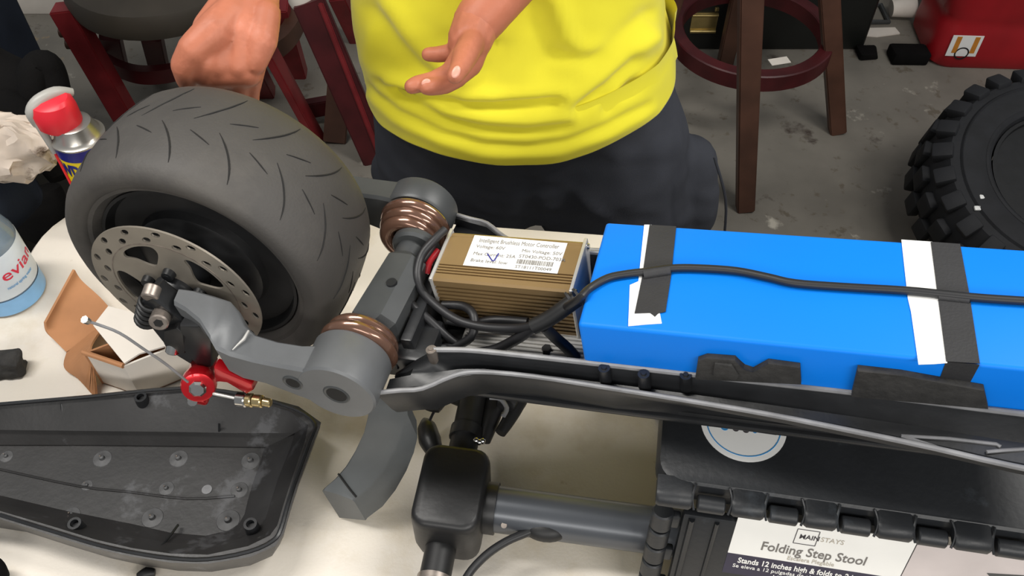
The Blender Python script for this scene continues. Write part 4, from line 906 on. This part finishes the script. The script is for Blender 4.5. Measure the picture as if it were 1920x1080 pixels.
# ---- black case with a gold latch
pb_ = on(1258, 95, 0)
cs = thing('black_case', 'large black hard case with a gold latch behind the bar stool', 'case', (pb_.x, pb_.y, 0), 0)
bm = nb(); box(bm, (.29, .16, .15), (.60, .32, .30), bev=.014, seg=3); obj('case_body', bm, m_case, cs); bm = nb(); box(bm, (.29, .16, .345), (.60, .32, .085), bev=.014, seg=3); obj('case_lid', bm, m_case, cs)
lp = ony(1320, 42, pb_.y-.004)-cs.location
bm = nb(); box(bm, (lp.x, -.003, lp.z), (.078, .008, .066), bev=.003); lt = obj('latch', bm, m_gold, cs)
for dz, h in ((.026, .008), (-.028, .010)):
    bm = nb(); tube(bm, [(lp.x-.038, -.008, lp.z+dz), (lp.x+.038, -.008, lp.z+dz)], h*.6, 10); obj('latch_roll', bm, m_gold, lt)
bm = nb(); box(bm, (lp.x+.03, -.006, lp.z+.046), (.012, .008, .012), bev=.002); obj('latch_pin', bm, m_gold, lt)
# ---- clutter beyond the case
def rest(name, bm, mat, px, py, label, cat, z=0, rz=0):
    p = on(px, py, z); o = obj(name, bm, mat, None); o.location = (p.x, p.y, z); o.rotation_euler.z = rz; return tag(o, label, cat)
bm = nb(); lathe(bm, [(0, 0), (.026, 0), (.036, .07), (.034, .07), (.025, .003), (0, .003)], (0, 0, 0), (0, 0, 1), 28); bmesh.ops.rotate(bm, cent=(0, 0, 0), matrix=Matrix.Rotation(1.45, 3, 'Y'), verts=bm.verts); bmesh.ops.translate(bm, vec=(0, 0, .0355), verts=bm.verts)
rest('paper_cup', bm, m_cardw, 1664, 34, 'white paper cup on its side left of the red jug', 'cup')
bm = nb(); prism(bm, [(-.06, -.02, .0), (.0, -.028, 0), (.075, -.012, 0), (.068, .02, 0), (-.03, .016, 0)], (0, 0, .004)); rest('card_scrap', bm, m_cardw, 1640, 60, 'torn pale card scrap on the concrete by the black case', 'paper')
bm = nb(); tube(bm, [(-.03, -.045, .008), (.03, -.045, .008), (.03, .05, .008), (-.03, .05, .008), (-.03, -.045, .008)], .0075, 8); rest('metal_bracket', bm, m_dgrey, 1640, 30, 'grey metal bracket on the floor beside the white cup', 'bracket')
bm = nb(); box(bm, (0, 0, .10), (.24, .2, .20), bev=.01); rest('plastic_crate', bm, m_case, 1702, -40, 'black crate behind the white cup at the top edge', 'crate')
bm = nb(); box(bm, (0, 0, .012), (.06, .05, .024), bev=.006); rough(bm, .008, 40, 4); 
for v in bm.verts: v.co.z = max(0, v.co.z)
rest('dirt_lump', bm, m_bag, 1624, 106, 'dark lump of dirt on the concrete near the black case', 'debris')
bm = nb(); box(bm, (0, 0, .02), (.11, .06, .04), bev=.008); rough(bm, .008, 30, 9)
for v in bm.verts: v.co.z = max(0, v.co.z)
rest('dark_rag', bm, m_bag, 1700, 112, 'dark crumpled rag on the floor against the red jug', 'rag')
# ---- red fuel jug
jb = on(1738, 128, 0); jg = thing('fuel_jug', 'red plastic fuel jug with an orange and white sticker at top right', 'jug', (jb.x, jb.y, 0), -.05)
JW, JD, JH = .50, .26, .36
def jr(k, z, dx=0): return [V((JW/2+p.x*k+dx, JD/2+p.y*k, z)) for p in rrect(JW/2, JD/2, .06, 0, 6)]
bm = nb(); loft(bm, [jr(.94, 0), jr(.99, .012), jr(1, .05), jr(.985, .13), jr(.965, .14), jr(.965, .165), jr(.985, .175), jr(.97, .27), jr(.90, .33), jr(.70, .355)]); obj('jug_body', bm, m_can, jg)
bm = nb(); tube(bm, [(.12, JD/2, .345), (.14, JD/2, .41), (.30, JD/2, .41), (.34, JD/2, .345)], .018, 14, smooth=4); obj('handle', bm, m_can, jg)
bm = nb(); cyl(bm, (.42, JD/2, .33), (.42, JD/2, .40), .035, .033, 28, .004); obj('jug_cap', bm, m_rubber, jg)
jm = jg.matrix_basis.inverted(); sp0 = jm@ony(1808, 85, jb.y-.002)
bm = nb(); box(bm, (sp0.x, -.0012, sp0.z), (.088, .002, .07)); sk = obj('jug_sticker', bm, m_stick, jg, smooth=False)
for dx in (-.024, .028): bm = nb(); box(bm, (sp0.x+dx, -.0025, sp0.z+.004), (.014, .001, .055)); obj('sticker_stripe', bm, m_orange, sk, smooth=False)
bm = nb(); lathe(bm, [(.017, 0), (.021, 0), (.021, .001), (.017, .001)], (sp0.x, -.003, sp0.z-.025), (0, 1, 0), 24, True); obj('sticker_symbol', bm, m_rubber, sk)
# ---- off-road tyre on the floor at right
tc0 = on(1972, 312, .24); TT = Matrix.Translation((tc0.x, tc0.y, .088))@Matrix.Rotation(math.radians(17), 4, 'X'); tw = thing('offroad_tyre', 'big black knobby off-road tyre tilted on the concrete at right', 'tyre', mx=TT)
tpz = [(.155, .03), (.165, .008), (.20, .0), (.255, .012), (.278, .04), (.283, .10), (.278, .15), (.255, .185), (.20, .196), (.165, .186), (.155, .16)]
bm = nb(); lathe(bm, tpz+[(.150, .15), (.150, .04)], (0, 0, 0), (0, 0, 1), 72, True); obj('tyre_carcass', bm, m_knob, tw)
bm = nb(); lathe(bm, [(.166, .1875), (.172, .1915), (.178, .1905)], (0, 0, 0), (0, 0, 1), 72, False); lathe(bm, [(.228, .190), (.232, .1945), (.236, .1885)], (0, 0, 0), (0, 0, 1), 72, False); bmesh.ops.delete(bm, geom=[f for f in bm.faces if len(f.verts) > 4], context='FACES_ONLY'); obj('sidewall_ridge', bm, m_knob, tw, kind='stuff')
bm = nb(); lathe(bm, [(.155, .17), (.158, .178), (.150, .178), (.142, .15), (.11, .09), (.05, .085), (.045, .11), (.0, .11), (0, .06), (.10, .05), (.145, .03)], (0, 0, 0), (0, 0, 1), 60); rmm = obj('wheel_rim', bm, m_black, tw)
kn = None; ks = None
for k in range(26):
    a = 2*math.pi*k/26
    if kn is None:
        bm = nb(); box(bm, (.284, 0, .05), (.026, .044, .055), bev=.005); kn = obj('tread_knob', bm, m_knob, tw)
        bm = nb(); box(bm, (.268, 0, .176), (.045, .038, .028), Matrix.Rotation(.5, 3, 'Y'), bev=.005); ks = obj('shoulder_knob', bm, m_knob, tw)
    else:
        copyof(kn, tw, Matrix.Rotation(a, 4, 'Z')); copyof(ks, tw, Matrix.Rotation(a, 4, 'Z'))
    copyof(kn, tw, Matrix.Translation((0, 0, .055))@Matrix.Rotation(a+math.pi/26, 4, 'Z'))
for a in range(4):
    q = math.radians(45+90*a); bm = nb(); cyl(bm, (.065*math.cos(q), .065*math.sin(q), .085), (.065*math.cos(q), .065*math.sin(q), .10), .011, .009, 6); obj('lug_nut', bm, m_bolt, rmm)
bm = nb(); box(bm, (-.045, 0, .112), (.06, .04, .01), bev=.003); obj('hub_plate', bm, m_dkred, rmm)
for px, py in ((1842, 370), (1832, 391)):
    p = TT.inverted()@onplane(px, py, TT@V((0, 0, .19)), TT.to_3x3()@V((0, 0, 1))); bm = nb(); box(bm, (p.x, p.y, .191), (.014, .011, .006), bev=.002); obj('dried_paint_fleck', bm, m_stick, tw)
# ---- red chair, left
ch = thing('red_chair', 'red lacquered wooden chair with brown vinyl seat behind the spray can', 'chair', (-.83, 2.05, 0))
def cl(par, p0, z0, p1, z1, w, d, mat, name='leg', rot=0, taper=1):
    a = on(*p0, z0); b = on(*p1, z1); bm = nb(); leg(bm, a, b, w, d, taper, rot); return obj(name, bm, mat, par, world=True)
cl(ch, (262, 262), 0, (118, 12), .42, .058, .05, m_redwood)
bm = nb(); a = on(262, 262, 0); 
for dx, py in ((0, 60), (0, 82)):
    p = ony(128+ (py-60)*.55, py, 1.96); bm = nb(); cyl(bm, p+V((-.02, 0, 0)), p+V((.0, 0, 0)), .014, .014, 14); obj('bolt_cap', bm, m_brown, ch, world=True)
cl(ch, (224, 132), 0, (205, 60), .30, .05, .045, m_dkred); cl(ch, (303, 145), 0, (283, 60), .30, .05, .045, m_dkred); cl(ch, (500, 175), 0, (430, 40), .40, .05, .045, m_redwood)
bm = nb(); c_ = on(265, 20, .40); lathe(bm, [(0, .385), (.20, .385), (.225, .40), (.232, .43), (.22, .46), (.15, .475), (0, .478)], (c_.x+.03, c_.y+.10, 0), (0, 0, 1), 48); obj('seat', bm, m_seat, ch, world=True)
bm = nb(); P = [on(a, b, .28) for a, b in ((150, 40), (250, 62), (345, 62), (420, 50))]; prism(bm, [p+V((0, 0, 0)) for p in P]+[p+V((0, .03, 0)) for p in P[::-1]], (0, 0, .085), .003); obj('seat_apron', bm, m_dkred, ch, world=True)
bm = nb(); P = smoothpath([on(a, b, .16) for a, b in ((200, 132), (228, 148), (262, 158), (300, 158), (340, 150), (380, 132))], 4); rg = [[p, p+V((0, .028, 0)), p+V((0, .028, .042)), p+V((0, 0, .042))] for p in P]; loft(bm, rg); obj('curved_stretcher', bm, m_dkred, ch, world=True)
# ---- second red stool, middle
rs = thing('red_stool', 'dark red stool with curved brown footrest between the hand and the shirt', 'stool', (-.45, 2.05, 0))
cl(rs, (600, 268), 0, (497, 80), .33, .022, .06, m_redwood); cl(rs, (708, 300), 0, (578, 2), .44, .078, .034, m_dkred, rot=.2)
cl(rs, (716, 300), 0.002, (600, 2), .44, .014, .036, m_redwood, 'leg_edge', rot=.2)
cl(rs, (672, 75), 0, (632, -10), .2, .05, .04, m_redwood); cl(rs, (560, 140), 0, (522, 10), .28, .05, .045, m_redwood)
bm = nb(); P = smoothpath([on(a, b, .20) for a, b in ((515, 118), (545, 95), (565, 68), (576, 35), (574, 8))], 5); c2 = on(470, 30, .20)
rg = []
for p in P:
    i = (c2-p); i.z = 0; i = i.normalized()*.042; rg.append([p, p+i, p+i+V((0, 0, .05)), p+V((0, 0, .05))])
loft(bm, rg); obj('footrest_ring', bm, m_brown, rs, world=True, angle=25)
cl(rs, (628, 262), .0, (637, 152), .16, .062, .05, m_brown, 'block', rot=.1); 
bm = nb(); a = on(572, 205, .06); b = on(622, 196, .06); leg(bm, a, b, .03, .05, 1); obj('stretcher', bm, m_dkred, rs, world=True)
bm = nb(); a = on(567, 0, .43); lathe(bm, [(0, -.012), (.03, -.012), (.034, 0), (.03, .02), (0, .03)], a, (0, 0, 1), 24); obj('white_cap', bm, m_cardw, rs, world=True)
bm = nb(); lathe(bm, [(0, .60), (.17, .60), (.18, .62), (.17, .65), (0, .66)], (-.46, 2.2, 0), (0, 0, 1), 40); obj('seat', bm, m_seat, rs, world=True)
# ---- white box by the wall at top left
p = on(75, 27, 0); bm = nb(); box(bm, (0, .1, .06), (.42, .2, .12), bev=.004); o = obj('white_carton', bm, m_cardw, None); o.location = (p.x-.02, p.y, 0); tag(o, 'white carton on the concrete at the top left edge', 'box')
# ---- left: tool cart with bag, rag and rolled mat; navy case behind
ctp = thing('tool_cart', 'low black tool cart left of the table carrying the black bag', 'cart', (-1.07, .98, 0))
bm = nb(); box(bm, (0, 0, .36), (.60, .62, .62), bev=.02); obj('cart_body', bm, m_case, ctp)
for sx in (-1, 1):
    for sy in (-1, 1): bm = nb(); cyl(bm, (sx*.24-.012, sy*.24, .03), (sx*.24+.012, sy*.24, .03), .03, .03, 18, .004); obj('caster', bm, m_rubber, ctp)
nv = thing('navy_suitcase', 'tall dark navy canvas suitcase standing at the far left edge', 'suitcase', (0, 0, 0))
qa = ony(140, 205, 1.65); sx0 = qa.x
bm = nb(); box(bm, (sx0-.19, 1.53, .44), (.38, .24, .80), bev=.03, seg=3); obj('case_shell', bm, m_denim, nv)
bm = nb(); box(bm, (sx0-.19, 1.40, .40), (.28, .03, .45), bev=.012); obj('front_pocket', bm, m_denim, nv)
for dx in (-.3, -.08): bm = nb(); cyl(bm, (sx0+dx, 1.50, .025), (sx0+dx, 1.55, .025), .025, .025, 18); obj('wheel', bm, m_rubber, nv)
bg = thing('black_bag', 'floppy black canvas bag with a raised handle behind the spray can', 'bag', (-1.0, 1.1, .67))
bm = nb(); tube(bm, [at(-90, 170, 1.38), at(0, 195, 1.38), at(50, 215, 1.37), at(84, 240, 1.37)], [.10, .085, .07, .03], 20, smooth=4); rough(bm, .012, 14, 2); obj('bag_body', bm, m_bag, bg, world=True)
bm = nb(); tube(bm, [at(55, 200, 1.34), at(62, 150, 1.34), at(72, 124, 1.34), at(88, 121, 1.34), at(98, 145, 1.35), at(108, 205, 1.36), at(100, 250, 1.37)], [.026, .026, .022, .02, .022, .022, .016], 12, smooth=4); obj('bag_handle', bm, m_bag, bg, world=True)
bm = nb(); tube(bm, [at(10, 205, 1.30), at(45, 232, 1.28), at(85, 285, 1.27), at(112, 335, 1.27)], [.03, .026, .022, .014], 12, smooth=4, flat=1); obj('bag_strap', bm, m_bag, bg, world=True)
bm = nb(); bmesh.ops.create_icosphere(bm, subdivisions=4, radius=1, matrix=Matrix.Translation(at(14, 276, 1.185))@Matrix.Diagonal((.062, .045, .042, 1))); rough(bm, .020, 24, 5); rough(bm, .010, 60, 6); rg_ = obj('crumpled_cloth', bm, m_rag, None); tag(rg_, 'crumpled dirty white cloth beside the black bag at left', 'cloth')
bm = nb(); tube(bm, [at(-80, 425, 1.24), at(-10, 380, 1.25), at(38, 345, 1.28), at(58, 332, 1.29)], [.046, .044, .038, .022], 24, smooth=4); rough(bm, .004, 20, 3); mt_ = obj('rolled_navy_pad', bm, m_denim, None); tag(mt_, 'rolled navy fabric pad below the crumpled cloth at left', 'pad')
bm = nb(); tube(bm, [at(86, 350, 1.40), at(92, 385, 1.41), at(84, 415, 1.42), at(70, 440, 1.43)], [.022, .03, .034, .03], 16, smooth=4); rough(bm, .01, 25, 7); o = obj('black_pouch', bm, m_bag, None); tag(o, 'black canvas pouch between the rolled pad and the table corner', 'pouch')
